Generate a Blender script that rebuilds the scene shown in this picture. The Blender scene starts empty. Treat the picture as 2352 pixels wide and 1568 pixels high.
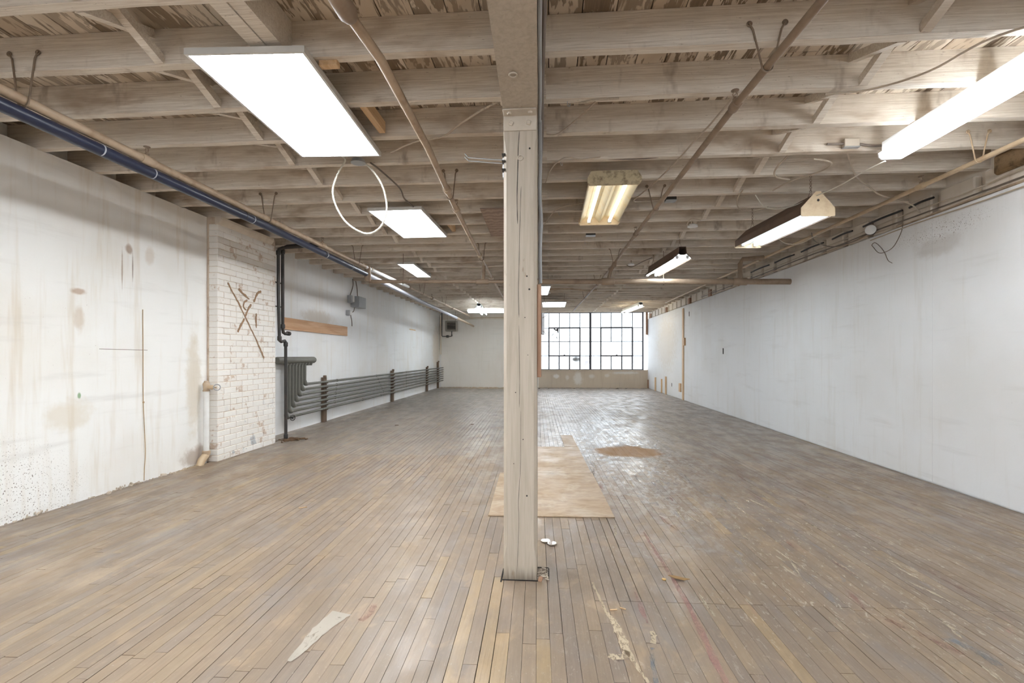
import bpy, math, random
from mathutils import Vector, Matrix

R = random.Random(7)
scene = bpy.context.scene
COL = scene.collection
rad = math.radians

# ------------------------------------------------------------------ camera
cam_data = bpy.data.cameras.new('camera')
cam_data.sensor_width = 36.0
cam_data.lens = 36.0 * 1100.0 / 2352.0
cam_data.shift_y = 31.0 / 2352.0
cam_data.clip_start = 0.05
cam = bpy.data.objects.new('camera', cam_data)
cam.location = (0, 0, 1.2)
cam.rotation_euler = (rad(90), 0, math.atan(86.0 / 1100.0))
COL.objects.link(cam)
scene.camera = cam

# ------------------------------------------------------------------ sky and exposure
world = bpy.data.worlds.new('overcast_sky')
scene.world = world
world.use_nodes = True
wn = world.node_tree.nodes
wn['Background'].inputs[0].default_value = (0.90, 0.955, 1.0, 1)
wn['Background'].inputs[1].default_value = 3.1
scene.view_settings.view_transform = 'Standard'
scene.view_settings.look = 'None'
scene.view_settings.gamma = 1.0
scene.view_settings.use_curve_mapping = False
scene.view_settings.exposure = 0.60
scene.cycles.max_bounces = 5
scene.cycles.diffuse_bounces = 5
scene.cycles.glossy_bounces = 2
scene.cycles.transparent_max_bounces = 6
scene.cycles.use_adaptive_sampling = True
scene.cycles.adaptive_threshold = 0.25
scene.cycles.adaptive_min_samples = 16
scene.cycles.caustics_reflective = False
scene.cycles.caustics_refractive = False
PANEL_LIGHT = 22.0
TUBE_LIGHT = 34.0


def portal(name, loc, rot, sx, sy):
    l = bpy.data.lights.new(name, 'AREA')
    l.shape = 'RECTANGLE'
    l.size = sx
    l.size_y = sy
    l.cycles.is_portal = True
    o = bpy.data.objects.new(name, l)
    o.location = loc
    o.rotation_euler = rot
    COL.objects.link(o)


# daylight enters through the steel windows at both ends; the rest is room fittings and unseen panels added behind the camera
portal('far_window_portal', (1.5, 17.86, 1.7), (rad(-90), 0, 0), 3.8, 2.1)
portal('rear_window_portal', (-0.1, -5.06, 1.7), (rad(90), 0, 0), 6.6, 1.9)


# ------------------------------------------------------------------ materials
def lin(c):
    return tuple((v / 255.0 / 12.92 if v / 255.0 <= 0.04045 else ((v / 255.0 + 0.055) / 1.055) ** 2.4) for v in c)


def rgba(c):
    return (c[0], c[1], c[2], 1.0)


class NT:
    def __init__(self, name):
        self.m = bpy.data.materials.new(name)
        self.m.use_nodes = True
        self.t = self.m.node_tree
        self.b = self.t.nodes['Principled BSDF']
        self.out = self.t.nodes['Material Output']
        self._pos = None
        self._nz = {}

    def set(self, sock, v):
        if v is None:
            return
        if hasattr(v, 'is_output') or isinstance(v, bpy.types.NodeSocket):
            self.t.links.new(v, sock)
        elif isinstance(v, (tuple, list)) and len(v) == 3 and sock.type == 'RGBA':
            sock.default_value = rgba(v)
        else:
            sock.default_value = v

    def node(self, typ, props=None, **ins):
        n = self.t.nodes.new(typ)
        for k, v in (props or {}).items():
            setattr(n, k, v)
        for k, v in ins.items():
            key = int(k[1:]) if k[0] == 'i' and k[1:].isdigit() else k
            self.set(n.inputs[key], v)
        return n

    def pos(self):
        if self._pos is None:
            self._pos = self.t.nodes.new('ShaderNodeNewGeometry').outputs['Position']
        return self._pos

    def obj(self):
        return self.t.nodes.new('ShaderNodeTexCoord').outputs['Object']

    def rnd(self):
        return self.t.nodes.new('ShaderNodeObjectInfo').outputs['Random']

    def attr(self, name):
        return self.node('ShaderNodeAttribute', {'attribute_name': name}).outputs['Color']

    def mapv(self, v, scale=(1, 1, 1), loc=(0, 0, 0)):
        return self.node('ShaderNodeMapping', None, i0=v, i1=loc, i3=scale).outputs[0]

    def noise(self, v, scale=5.0, detail=4.0, rough=0.55, dist=0.0):
        detail = min(detail, 3.5)
        n = self.node('ShaderNodeTexNoise', None, Vector=v, Scale=scale, Detail=detail, Roughness=rough, Distortion=dist)
        return n.outputs[0]

    def math(self, op, a, b=0.0, c=0.0, clamp=False):
        return self.node('ShaderNodeMath', {'operation': op, 'use_clamp': clamp}, i0=a, i1=b, i2=c).outputs[0]

    def vmath(self, op, a, b=(0, 0, 0), out=0):
        return self.node('ShaderNodeVectorMath', {'operation': op}, i0=a, i1=b).outputs[out]

    def ramp(self, v, lo, hi, a=0.0, b=1.0):
        return self.node('ShaderNodeMapRange', {'interpolation_type': 'SMOOTHSTEP'}, i0=v, i1=lo, i2=hi, i3=a, i4=b).outputs[0]

    def mix(self, f, a, b, mode='MIX'):
        n = self.t.nodes.new('ShaderNodeMix')
        n.data_type = 'RGBA'
        n.blend_type = mode
        self.set(n.inputs[0], f)
        self.set(n.inputs[6], a)
        self.set(n.inputs[7], b)
        return n.outputs[2]

    def sep(self, v):
        return self.node('ShaderNodeSeparateXYZ', None, i0=v).outputs

    def spot(self, centre, radii, edge=0.5, wob=0.6, nscale=6.0):
        """soft irregular blotch of its own shape on the surface"""
        d = self.vmath('SUBTRACT', self.pos(), centre)
        d = self.vmath('DIVIDE', d, radii)
        l = self.vmath('LENGTH', d, out=1)
        if nscale not in self._nz:
            self._nz[nscale] = self.noise(self.pos(), nscale, 3.0, 0.65)
        n = self._nz[nscale]
        l = self.math('ADD', l, self.math('MULTIPLY', self.math('SUBTRACT', n, 0.5), wob * 2))
        return self.ramp(l, 1.0, 1.0 - edge)

    def bump(self, h, strength=0.3, dist=0.01):
        n = self.node('ShaderNodeBump', None, Strength=strength, Distance=dist, Height=h)
        self.set(self.b.inputs['Normal'], n.outputs[0])

    def done(self, col, rough=0.6, metal=0.0, spec=0.5):
        self.set(self.b.inputs['Base Color'], col)
        self.set(self.b.inputs['Roughness'], rough)
        self.set(self.b.inputs['Metallic'], metal)
        self.set(self.b.inputs['Specular IOR Level'], spec)
        return self.m


def mat_plain(name, c, rough=0.55, metal=0.0, dirt=0.35, dirt_c=None, scale=9.0, spec=0.5, bump=0.1):
    n = NT(name)
    c = lin(c)
    dc = lin(dirt_c) if dirt_c else tuple(v * 0.5 for v in c)
    f = n.ramp(n.noise(n.pos(), scale, 5, 0.65), 0.42, 0.75, 0, dirt)
    col = n.mix(f, c, dc)
    n.bump(n.noise(n.pos(), scale * 12, 3), bump, 0.003)
    return n.done(col, rough, metal, spec)


def mat_wall(name, base, warm, amount, spots=(), speck=None, seed=0.0):
    n = NT(name)
    p = n.mapv(n.pos(), (1, 1, 1), (seed, seed, 0))
    big = n.ramp(n.noise(p, 0.7, 5, 0.6), 0.42, 0.72)
    streak = n.ramp(n.noise(n.mapv(p, (5.0, 5.0, 0.45)), 1.6, 5, 0.7), 0.5, 0.78)
    horiz = n.ramp(n.noise(n.mapv(p, (0.7, 0.7, 6.0)), 1.5, 4, 0.6), 0.55, 0.8)
    f = n.math('MULTIPLY', n.math('ADD', n.math('MULTIPLY', big, 0.6), n.math('MULTIPLY', streak, 0.7)), amount)
    col = n.mix(f, lin(base), lin(warm))
    col = n.mix(n.math('MULTIPLY', horiz, amount * 0.35), col, lin((176, 172, 168)))
    fine = n.ramp(n.noise(p, 55, 3, 0.7), 0.69, 0.74, 0, 0.55)
    mask = n.ramp(n.noise(p, 1.3, 3), 0.5, 0.68)
    col = n.mix(n.math('MULTIPLY', fine, mask), col, lin((120, 104, 90)))
    if speck:
        s = n.spot(*speck, edge=0.7, wob=0.4, nscale=3.0)
        fl = n.ramp(n.noise(p, 95, 2, 0.6), 0.62, 0.67)
        col = n.mix(n.math('MULTIPLY', s, fl), col, lin((112, 100, 92)))
    for c, r, colr, amt in spots:
        sp = n.spot(c, r, 0.6, 0.45, 9.0)
        col = n.mix(n.math('MULTIPLY', sp, amt), col, lin(colr))
    h = n.math('ADD', n.noise(p, 3, 5), n.math('MULTIPLY', n.noise(p, 45, 3), 0.25))
    n.bump(h, 0.18, 0.012)
    return n.done(col, 0.62, 0, 0.35)


def mat_joist(name):
    n = NT(name)
    p = n.pos()
    r = n.rnd()
    off = n.node('ShaderNodeCombineXYZ', None, i0=n.math('MULTIPLY', r, 37.0), i1=n.math('MULTIPLY', r, 11.0), i2=0.0).outputs[0]
    q = n.vmath('ADD', p, off)
    grain = n.noise(n.mapv(q, (1.0, 34, 34)), 2.6, 5, 0.65, 1.1)
    stain = n.ramp(n.noise(n.mapv(q, (1.0, 1.0, 2.2)), 1.7, 6, 0.66, 0.3), 0.5, 0.76)
    blot = n.ramp(n.noise(n.mapv(q, (5, 5, 2.2)), 1.1, 5, 0.7), 0.58, 0.78)
    base = n.mix(n.ramp(grain, 0.3, 0.7), lin((236, 229, 218)), lin((206, 195, 181)))
    base = n.mix(n.math('MULTIPLY', r, 0.35), base, lin((206, 194, 180)))
    col = n.mix(n.math('MULTIPLY', stain, 0.8), base, lin((160, 138, 114)))
    col = n.mix(n.math('MULTIPLY', blot, 0.6), col, lin((116, 94, 74)))
    fl = n.ramp(n.noise(n.mapv(q, (6, 30, 30)), 3.0, 3, 0.7), 0.68, 0.72, 0, 0.55)
    col = n.mix(fl, col, lin((110, 92, 76)))
    n.bump(grain, 0.45, 0.008)
    return n.done(col, 0.66, 0, 0.35)


def mat_deck(name):
    n = NT(name)
    p = n.pos()
    off = n.node('ShaderNodeCombineXYZ', None, i0=n.math('MULTIPLY', n.rnd(), 23.0), i1=n.math('MULTIPLY', n.rnd(), 9.0), i2=0.0).outputs[0]
    q = n.vmath('ADD', p, off)
    peel = n.noise(n.mapv(q, (11, 2.2, 11)), 1.5, 6, 0.68, 0.5)
    f = n.ramp(peel, 0.49, 0.54)
    grain = n.noise(n.mapv(q, (45, 2.5, 10)), 2.0, 4, 0.6)
    paint = n.mix(n.ramp(n.noise(q, 1.6, 4), 0.4, 0.7), lin((218, 206, 190)), lin((186, 168, 146)))
    bare = n.mix(grain, lin((104, 90, 76)), lin((150, 132, 112)))
    col = n.mix(n.math('MULTIPLY', f, n.ramp(n.rnd(), 0.0, 0.9, 0.55, 1.0)), paint, bare)
    n.bump(n.math('ADD', f, grain), 0.3, 0.004)
    return n.done(col, 0.75, 0, 0.2)


def mat_floor(name):
    n = NT(name)
    p = n.pos()
    xyz = n.sep(p)
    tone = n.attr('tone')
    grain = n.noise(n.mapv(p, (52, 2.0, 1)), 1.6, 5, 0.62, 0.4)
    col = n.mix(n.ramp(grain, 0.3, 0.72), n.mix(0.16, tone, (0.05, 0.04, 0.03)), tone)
    dark = n.ramp(n.noise(n.mapv(p, (2.6, 1.1, 1)), 1.3, 6, 0.68, 0.4), 0.5, 0.72)
    col = n.mix(n.math('MULTIPLY', dark, 0.62), col, lin((128, 120, 116)))
    lite = n.ramp(n.noise(n.mapv(p, (1.5, 0.9, 1), (4, 9, 0)), 1.4, 5, 0.62), 0.55, 0.75)
    col = n.mix(n.math('MULTIPLY', lite, 0.35), col, lin((186, 166, 142)))
    mot = n.noise(n.mapv(p, (1, 0.7, 1), (3, 1, 0)), 7.0, 5, 0.7, 0.5)
    col = n.mix(n.ramp(mot, 0.5, 0.72, 0, 0.42), col, lin((120, 106, 94)))
    col = n.mix(n.ramp(mot, 0.46, 0.3, 0, 0.3), col, lin((182, 156, 124)))
    scf = n.ramp(n.noise(n.mapv(p, (1, 0.6, 1)), 75, 3, 0.75), 0.62, 0.72, 0, 0.28)
    col = n.mix(scf, col, lin((196, 186, 172)))
    # scuffed paint flecks, mostly where the studio work was done on the open side
    side = n.ramp(xyz[0], -0.6, 1.4)
    near = n.ramp(xyz[1], 8.0, 3.0)
    area = n.math('MULTIPLY', n.math('MULTIPLY', side, near), n.ramp(n.noise(p, 0.9, 3), 0.3, 0.62))
    fleck = n.ramp(n.noise(n.mapv(p, (26, 9, 1)), 1.5, 6, 0.78, 0.6), 0.57, 0.66)
    col = n.mix(n.math('MULTIPLY', n.math('MULTIPLY', fleck, area), 0.6), col, lin((206, 196, 180)))
    fb = n.ramp(n.noise(n.mapv(p, (9, 3.4, 1), (7, 2, 0)), 1.2, 5, 0.7, 0.5), 0.6, 0.72)
    col = n.mix(n.math('MULTIPLY', n.math('MULTIPLY', fb, area), 0.5), col, lin((112, 122, 134)))
    fp = n.ramp(n.noise(n.mapv(p, (8, 2.6, 1), (17, 5, 0)), 1.2, 5, 0.7, 0.5), 0.63, 0.74)
    col = n.mix(n.math('MULTIPLY', n.math('MULTIPLY', fp, area), 0.45), col, lin((176, 128, 120)))
    # worn chalky patches, with the window's glare painted in as whitening
    glare_area = n.spot((0.85, 6.6, 0), (1.15, 4.2, 9), 0.8, 0.5, 1.6)
    chalk_glare = n.ramp(n.noise(n.mapv(p, (9, 5, 1)), 1.6, 6, 0.75, 0.4), 0.44, 0.62)
    col = n.mix(n.math('MULTIPLY', n.math('MULTIPLY', chalk_glare, glare_area), 0.6), col, lin((206, 208, 212)))
    # dry sandy stain behind the plywood, ochre dust along the far wall
    sand = n.spot((0.98, 6.05, 0), (0.46, 0.42, 9), 0.35, 0.32, 2.6)
    col = n.mix(n.math('MULTIPLY', sand, 0.9), col, lin((152, 118, 82)))
    dust = n.spot((-2.3, 17.6, 0), (2.4, 1.0, 9), 0.8, 0.3, 1.4)
    col = n.mix(n.math('MULTIPLY', dust, 0.8), col, lin((200, 172, 134)))
    rough = n.ramp(n.noise(n.mapv(p, (3, 1.4, 1)), 1.6, 5, 0.7), 0.35, 0.68, 0.30, 0.58)
    rough = n.math('ADD', rough, n.math('MULTIPLY', sand, 0.3))
    gl = n.math('MULTIPLY', glare_area, n.ramp(chalk_glare, 0.0, 1.0, 0.45, 1.0))
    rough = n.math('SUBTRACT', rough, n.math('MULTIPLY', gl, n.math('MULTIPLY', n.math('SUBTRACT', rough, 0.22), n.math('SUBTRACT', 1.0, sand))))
    n.bump(n.math('ADD', grain, n.noise(n.mapv(p, (6, 2, 1)), 2, 4)), 0.22, 0.004)
    return n.done(col, rough, 0, 0.5)


def mat_brick(name, paint_c, chip):
    n = NT(name)
    p = n.pos()
    r = n.rnd()
    f = n.ramp(n.math('ADD', n.noise(p, 7, 6, 0.68), n.math('MULTIPLY', n.math('SUBTRACT', r, 0.5), 0.16)), 0.6, 0.7)
    low = n.ramp(n.sep(p)[2], 0.75, 0.1)
    blue = n.math('MULTIPLY', n.ramp(n.noise(p, 5, 5, 0.7), 0.58, 0.64), low)
    col = n.mix(n.math('MULTIPLY', f, chip), lin(paint_c), lin((178, 146, 120)))
    col = n.mix(n.math('MULTIPLY', r, 0.22), col, lin((206, 194, 180)))
    col = n.mix(n.math('MULTIPLY', blue, 0.6), col, lin((140, 150, 160)))
    n.bump(n.noise(p, 26, 5, 0.7), 0.4, 0.008)
    return n.done(col, 0.7, 0, 0.3)


def mat_wood(name, a, b, axis='Y', scale=1.0, rough=0.6):
    n = NT(name)
    s = {'X': (1.4, 22, 22), 'Y': (22, 1.4, 22), 'Z': (22, 22, 1.4)}[axis]
    p = n.vmath('ADD', n.pos(), n.node('ShaderNodeCombineXYZ', None, i0=n.math('MULTIPLY', n.rnd(), 13.0), i1=n.math('MULTIPLY', n.rnd(), 7.0), i2=n.math('MULTIPLY', n.rnd(), 5.0)).outputs[0])
    g = n.noise(n.mapv(p, tuple(v * scale for v in s)), 1.6, 5, 0.62, 0.8)
    col = n.mix(n.ramp(g, 0.3, 0.72), lin(a), lin(b))
    k = n.ramp(n.noise(p, 4, 4, 0.6), 0.6, 0.8, 0, 0.35)
    col = n.mix(k, col, tuple(v * 0.55 for v in lin(b)))
    n.bump(g, 0.15, 0.004)
    return n.done(col, rough, 0, 0.35)


def mat_ply_figured(name):
    n = NT(name)
    p = n.pos()
    w = n.node('ShaderNodeTexWave', {'wave_type': 'RINGS', 'bands_direction': 'X'}, Vector=n.mapv(p, (1.0, 0.35, 1)), Scale=14.0, Distortion=6.0, Detail=3.0).outputs[1]
    col = n.mix(w, lin((150, 132, 122)), lin((178, 158, 144)))
    return n.done(col, 0.7, 0, 0.3)


def mat_plysheet(name):
    n = NT(name)
    p = n.pos()
    g = n.noise(n.mapv(p, (3.0, 9.0, 1)), 2.2, 6, 0.7, 1.2)
    col = n.mix(n.ramp(g, 0.35, 0.7), lin((176, 154, 128)), lin((154, 130, 105)))
    wh = n.ramp(n.noise(p, 3.2, 6, 0.72, 0.4), 0.52, 0.66, 0, 0.5)
    col = n.mix(wh, col, lin((188, 174, 155)))
    n.bump(g, 0.1, 0.003)
    return n.done(col, n.ramp(n.noise(p, 3, 4), 0.35, 0.7, 0.4, 0.65), 0, 0.4)


def mat_emit(name, c, s):
    n = NT(name)
    e = n.node('ShaderNodeEmission', None, Color=c, Strength=s)
    n.t.links.new(e.outputs[0], n.out.inputs[0])
    return n.m


def mat_glass(name, sooty=None, tint=(0.96, 0.98, 1.0)):
    """old obscured glass: lets diffuse daylight straight through with a thin dusty film"""
    n = NT(name)
    tr = n.node('ShaderNodeBsdfTransparent', None, Color=tint)
    film = n.node('ShaderNodeBsdfDiffuse', None, Color=lin((210, 212, 214)))
    gl = n.node('ShaderNodeBsdfGlossy', None, Color=(0.9, 0.9, 0.9), Roughness=0.12)
    f = n.ramp(n.noise(n.pos(), 3, 4), 0.4, 0.8, 0.04, 0.14)
    m1 = n.node('ShaderNodeMixShader', None, i0=f, i1=tr.outputs[0], i2=film.outputs[0])
    m2 = n.node('ShaderNodeMixShader', None, i0=0.05, i1=m1.outputs[0], i2=gl.outputs[0])
    last = m2
    if sooty:
        s = n.spot(sooty[0], sooty[1], 0.9, 0.5, 5.0)
        d = n.node('ShaderNodeBsdfDiffuse', None, Color=lin(sooty[2]))
        last = n.node('ShaderNodeMixShader', None, i0=n.math('MULTIPLY', s, sooty[3]), i1=m2.outputs[0], i2=d.outputs[0])
    n.t.links.new(last.outputs[0], n.out.inputs[0])
    return n.m


def mat_scuff(name, c, cover=0.45, scale=(14, 5, 1), top=0.8, soft=0.16):
    """worn paint: thin, rubbed through where the noise says so"""
    n = NT(name)
    f = n.ramp(n.noise(n.mapv(n.pos(), scale), 2.2, 6, 0.8, 0.6), cover - soft / 2, cover + soft / 2, 0, top)
    d = n.node('ShaderNodeBsdfDiffuse', None, Color=lin(c))
    t = n.node('ShaderNodeBsdfTransparent')
    m = n.node('ShaderNodeMixShader', None, i0=f, i1=t.outputs[0], i2=d.outputs[0])
    n.t.links.new(m.outputs[0], n.out.inputs[0])
    return n.m


def mat_post(name):
    n = NT(name)
    p = n.pos()
    g = n.noise(n.mapv(p, (30, 30, 1.6)), 1.5, 5, 0.6, 0.5)
    col = n.mix(n.ramp(g, 0.3, 0.75), lin((188, 178, 164)), lin((172, 161, 146)))
    ex = n.ramp(n.noise(n.mapv(p, (6, 6, 2.4)), 2.0, 6, 0.7), 0.68, 0.74, 0, 0.6)
    col = n.mix(ex, col, lin((150, 130, 108)))
    z = n.sep(p)[2]
    kick = n.ramp(n.math('ADD', z, n.math('MULTIPLY', n.noise(n.mapv(p, (40, 40, 2)), 1.5, 4), 0.16)), 0.17, 0.05)
    col = n.mix(n.math('MULTIPLY', kick, 0.8), col, lin((84, 70, 56)))
    n.bump(g, 0.25, 0.006)
    return n.done(col, 0.6, 0, 0.35)


M = {}
M['wall_left'] = mat_wall('painted_plaster_stained', (238, 238, 236), (212, 200, 182), 0.7,
    spots=[((-3.84, 3.63, 1.72), (9, 0.09, 0.035), (160, 116, 70), 0.6), ((-3.84, 3.63, 1.50), (9, 0.06, 0.13), (190, 166, 138), 0.45),
           ((-3.84, 4.03, 1.98), (9, 0.012, 0.22), (160, 138, 116), 0.7), ((-3.84, 4.14, 2.0), (9, 0.009, 0.20), (132, 116, 104), 0.7),
           ((-3.84, 4.10, 2.17), (9, 0.05, 0.06), (150, 122, 98), 0.7), ((-3.84, 4.33, 2.15), (9, 0.07, 0.11), (206, 190, 172), 0.45),
           ((-3.84, 3.55, 0.72), (9, 0.25, 0.16), (210, 194, 168), 0.4), ((-3.84, 3.635, 0.868), (9, 0.018, 0.03), (140, 170, 130), 0.9),
           ((-3.84, 4.9, 0.9), (9, 0.14, 0.7), (200, 182, 152), 0.45), ((-3.84, 4.95, 0.1), (9, 0.3, 0.14), (140, 112, 84), 0.6)],
    speck=((-3.84, 3.1, 0.15), (9, 0.75, 0.55)), seed=3.0)
M['wall_left_far'] = mat_wall('painted_board_wall', (236, 238, 240), (212, 200, 182), 0.45,
    spots=[((-4.07, 17.0, 1.4), (9, 0.7, 1.1), (205, 186, 160), 0.5), ((-4.07, 8.2, 1.86), (9, 0.8, 0.16), (196, 180, 160), 0.45)], seed=11.0)
M['wall_right'] = mat_wall('painted_plaster_cool', (234, 236, 239), (212, 208, 202), 0.5,
    spots=[((3.56, 15.0, 1.5), (9, 1.6, 1.0), (196, 184, 166), 0.45), ((3.56, 4.7, 2.2), (9, 0.35, 0.12), (170, 158, 146), 0.3)],
    speck=((3.56, 4.7, 2.35), (9, 0.8, 0.14)), seed=21.0)
M['wall_back'] = mat_wall('painted_partition', (238, 234, 228), (216, 206, 192), 0.35,
    spots=[((-0.9, 17.8, 1.5), (0.3, 9, 0.35), (214, 182, 150), 0.5)], seed=31.0)
M['wall_beige'] = mat_wall('old_beige_plaster', (226, 218, 206), (186, 168, 146), 0.7, seed=41.0)
M['sill_wall'] = mat_wall('bare_plaster_sill', (204, 191, 174), (174, 158, 140), 0.6,
    spots=[((0.25, 17.8, 0.42), (0.16, 9, 0.10), (228, 226, 224), 0.85), ((1.05, 17.8, 0.33), (0.2, 9, 0.34), (226, 224, 220), 0.8),
           ((0.65, 17.8, 0.38), (0.1, 9, 0.12), (224, 222, 218), 0.6), ((1.55, 17.8, 0.42), (0.14, 9, 0.1), (222, 220, 216), 0.7),
           ((2.1, 17.8, 0.45), (0.12, 9, 0.09), (222, 220, 216), 0.7), ((2.75, 17.8, 0.55), (0.6, 9, 0.07), (222, 222, 220), 0.75)], seed=51.0)
M['joist'] = mat_joist('whitewashed_joist')
M['deck'] = mat_deck('peeling_deck_boards')
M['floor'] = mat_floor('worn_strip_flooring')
M['subfloor'] = mat_plain('dark_subfloor', (52, 42, 34), 0.9, bump=0.2)
M['brick'] = mat_brick('painted_brick', (234, 231, 226), 0.75)
M['mortar'] = mat_plain('mortar_joint', (214, 198, 180), 0.85, dirt=0.9, dirt_c=(150, 116, 88), scale=5, bump=0.4)
M['post'] = mat_post('painted_timber')
M['crack'] = mat_plain('dark_wood_check', (64, 60, 58), 0.9)
M['iron_paint'] = mat_plain('painted_iron', (196, 186, 172), 0.5, dirt=0.3, dirt_c=(150, 136, 120))
M['pipe_tan'] = mat_plain('dusty_tan_pipe', (186, 166, 142), 0.5, dirt=0.6, dirt_c=(140, 112, 84), scale=6)
M['pipe_brown'] = mat_plain('dusty_brown_pipe', (150, 130, 110), 0.55, dirt=0.6, dirt_c=(110, 88, 70), scale=7)
M['pipe_orange'] = mat_plain('ochre_pipe', (200, 178, 148), 0.5, dirt=0.5, dirt_c=(166, 138, 106), scale=7)
M['pipe_white_and_lit'] = mat_plain('white_and_lit_pipe', (224, 224, 222), 0.45, dirt=0.3, dirt_c=(190, 184, 176))
M['pipe_blue'] = mat_plain('navy_pipe_wrap', (36, 43, 66), 0.35, dirt=0.35, dirt_c=(28, 32, 50), scale=4)
M['pipe_grey'] = mat_plain('grey_pipe_wrap', (186, 190, 202), 0.4, dirt=0.3, dirt_c=(150, 152, 162))
M['black_iron'] = mat_plain('black_iron', (50, 48, 46), 0.45, dirt=0.4, dirt_c=(86, 70, 58), scale=8)
M['radiator'] = mat_plain('radiator_grey', (104, 103, 95), 0.42, dirt=0.35, dirt_c=(78, 76, 68), scale=5)
M['galv'] = mat_plain('galvanised_steel', (172, 174, 176), 0.4, 0.4, dirt=0.3)
M['steel_rod'] = mat_plain('dull_steel_rod', (140, 122, 104), 0.5, 0.2, dirt=0.4)
M['bright_steel'] = mat_plain('bright_steel', (196, 202, 208), 0.3, 0.6, dirt=0.15)
M['grey_box'] = mat_plain('grey_enamel', (160, 164, 168), 0.45, dirt=0.15)
M['white_plastic'] = mat_plain('white_plastic', (232, 232, 230), 0.4, dirt=0.1)
M['dark_box'] = mat_plain('dark_metal', (62, 58, 54), 0.5, dirt=0.3)
M['cable'] = mat_plain('dusty_cable', (188, 174, 156), 0.55, dirt=0.3)
M['cable_dark'] = mat_plain('dark_cable', (116, 104, 94), 0.6, dirt=0.3)
M['cable_black'] = mat_plain('black_cable', (44, 42, 42), 0.6, dirt=0.2)
M['armour'] = mat_plain('armoured_cable', (220, 216, 204), 0.35, 0.3, dirt=0.15)
M['cord'] = mat_plain('tan_cord', (176, 150, 116), 0.7, dirt=0.3)
M['led_frame'] = mat_plain('led_frame_aluminium', (206, 204, 200), 0.4, dirt=0.1)
M['led'] = mat_emit('led_diffuser', (0.94, 0.975, 1.0), PANEL_LIGHT)
M['tube_cool'] = mat_emit('cool_fluorescent', (0.86, 0.95, 1.0), TUBE_LIGHT)
M['tube_dim'] = mat_emit('dim_fluorescent', (0.80, 0.93, 1.0), 0.9)
M['tube_warm'] = mat_emit('warm_fluorescent', (1.0, 0.88, 0.66), TUBE_LIGHT * 0.5)
M['tube_low'] = mat_emit('old_fluorescent', (1.0, 0.94, 0.78), 2.4)
M['tube_mid'] = mat_emit('working_fluorescent', (0.88, 0.96, 1.0), 12.0)
M['reflector'] = mat_plain('white_enamel_reflector', (226, 230, 232), 0.35, dirt=0.15)
M['reflector_old'] = mat_plain('yellowed_reflector', (206, 196, 170), 0.4, dirt=0.6, dirt_c=(206, 172, 104), scale=8)
M['fixture_brown'] = mat_plain('dusty_fixture_housing', (112, 92, 78), 0.6, dirt=0.4)
M['fixture_cream'] = mat_plain('cream_end_plate', (226, 206, 174), 0.5, dirt=0.35, dirt_c=(186, 150, 112), scale=16)
M['fixture_dirty'] = mat_plain('grimy_end_plate', (196, 182, 150), 0.6, dirt=0.8, dirt_c=(104, 84, 66), scale=22)
M['heater'] = mat_plain('heater_enamel', (132, 126, 116), 0.5, dirt=0.2)
M['ply_orange'] = mat_wood('orange_plywood', (214, 176, 140), (194, 150, 112), 'Y', 0.5)
M['pine'] = mat_wood('fresh_pine', (214, 184, 146), (194, 158, 118), 'Y')
M['pine_z'] = mat_wood('pine_batten', (224, 196, 160), (200, 166, 128), 'Z')
M['brown_z'] = mat_wood('reddish_board', (172, 138, 114), (150, 114, 90), 'Z')
M['stanchion'] = mat_wood('weathered_stanchion', (128, 108, 90), (92, 76, 62), 'Z')
M['ply_figured'] = mat_ply_figured('figured_plywood')
M['plysheet'] = mat_plysheet('scuffed_plywood_sheet')
M['steel_dark'] = mat_plain('window_steel', (82, 84, 94), 0.55, dirt=0.3, dirt_c=(96, 92, 92))
M['steel_light'] = mat_plain('window_steel_light', (98, 102, 112), 0.55, dirt=0.3)
M['glass'] = mat_glass('obscured_glass')
M['glass_soot'] = mat_glass('sooty_glass', ((0.98, 17.82, 1.04), (0.24, 9, 0.19), (120, 116, 108), 0.85))
M['glass_violet'] = mat_glass('stained_glass_pane', ((1.33, 17.82, 0.95), (0.26, 9, 0.42), (206, 192, 200), 0.55))
M['scratch'] = mat_plain('bare_brick_scratch', (152, 122, 94), 0.8, dirt=0.5, dirt_c=(116, 88, 64), scale=20)
M['pink_paint'] = mat_scuff('pink_paint', (180, 132, 128), 0.45, (16, 6, 1), 0.5, 0.4)
M['white_paint'] = mat_scuff('off_white_paint', (198, 182, 158), 0.42, (24, 10, 1), 0.8, 0.2)
M['grey_paint'] = mat_scuff('grey_filler', (182, 174, 163), 0.32, (9, 5, 1), 0.8, 0.25)
M['blue_paint'] = mat_scuff('blue_paint', (128, 142, 154), 0.5, (14, 7, 1), 0.5, 0.35)
M['red_paint'] = mat_scuff('red_paint', (164, 112, 104), 0.5, (14, 7, 1), 0.45, 0.35)
M['cream_scuff'] = mat_scuff('cream_scuff', (206, 193, 172), 0.47, (26, 7, 1), 0.65, 0.25)
M['dirt'] = mat_plain('brown_dirt', (104, 80, 58), 0.9, dirt=0.5, bump=0.5, scale=20)
M['plaster_bits'] = mat_plain('plaster_crumbs', (200, 188, 172), 0.85, dirt=0.7, dirt_c=(132, 112, 92), scale=14, bump=0.4)
M['leaf'] = mat_plain('dry_leaf', (150, 118, 74), 0.7)
M['brass'] = mat_plain('brass', (200, 160, 96), 0.4, 0.4)
M['clear_glass'] = mat_plain('thick_clear_glass', (150, 138, 122), 0.1, dirt=0.2, spec=0.9)
M['hole'] = mat_plain('shadowed_void', (30, 24, 20), 0.95)
M['trim'] = mat_plain('cream_moulding', (222, 212, 198), 0.6, dirt=0.3, dirt_c=(186, 168, 146))
M['header'] = mat_plain('dark_lintel', (120, 104, 92), 0.7, dirt=0.4)
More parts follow.
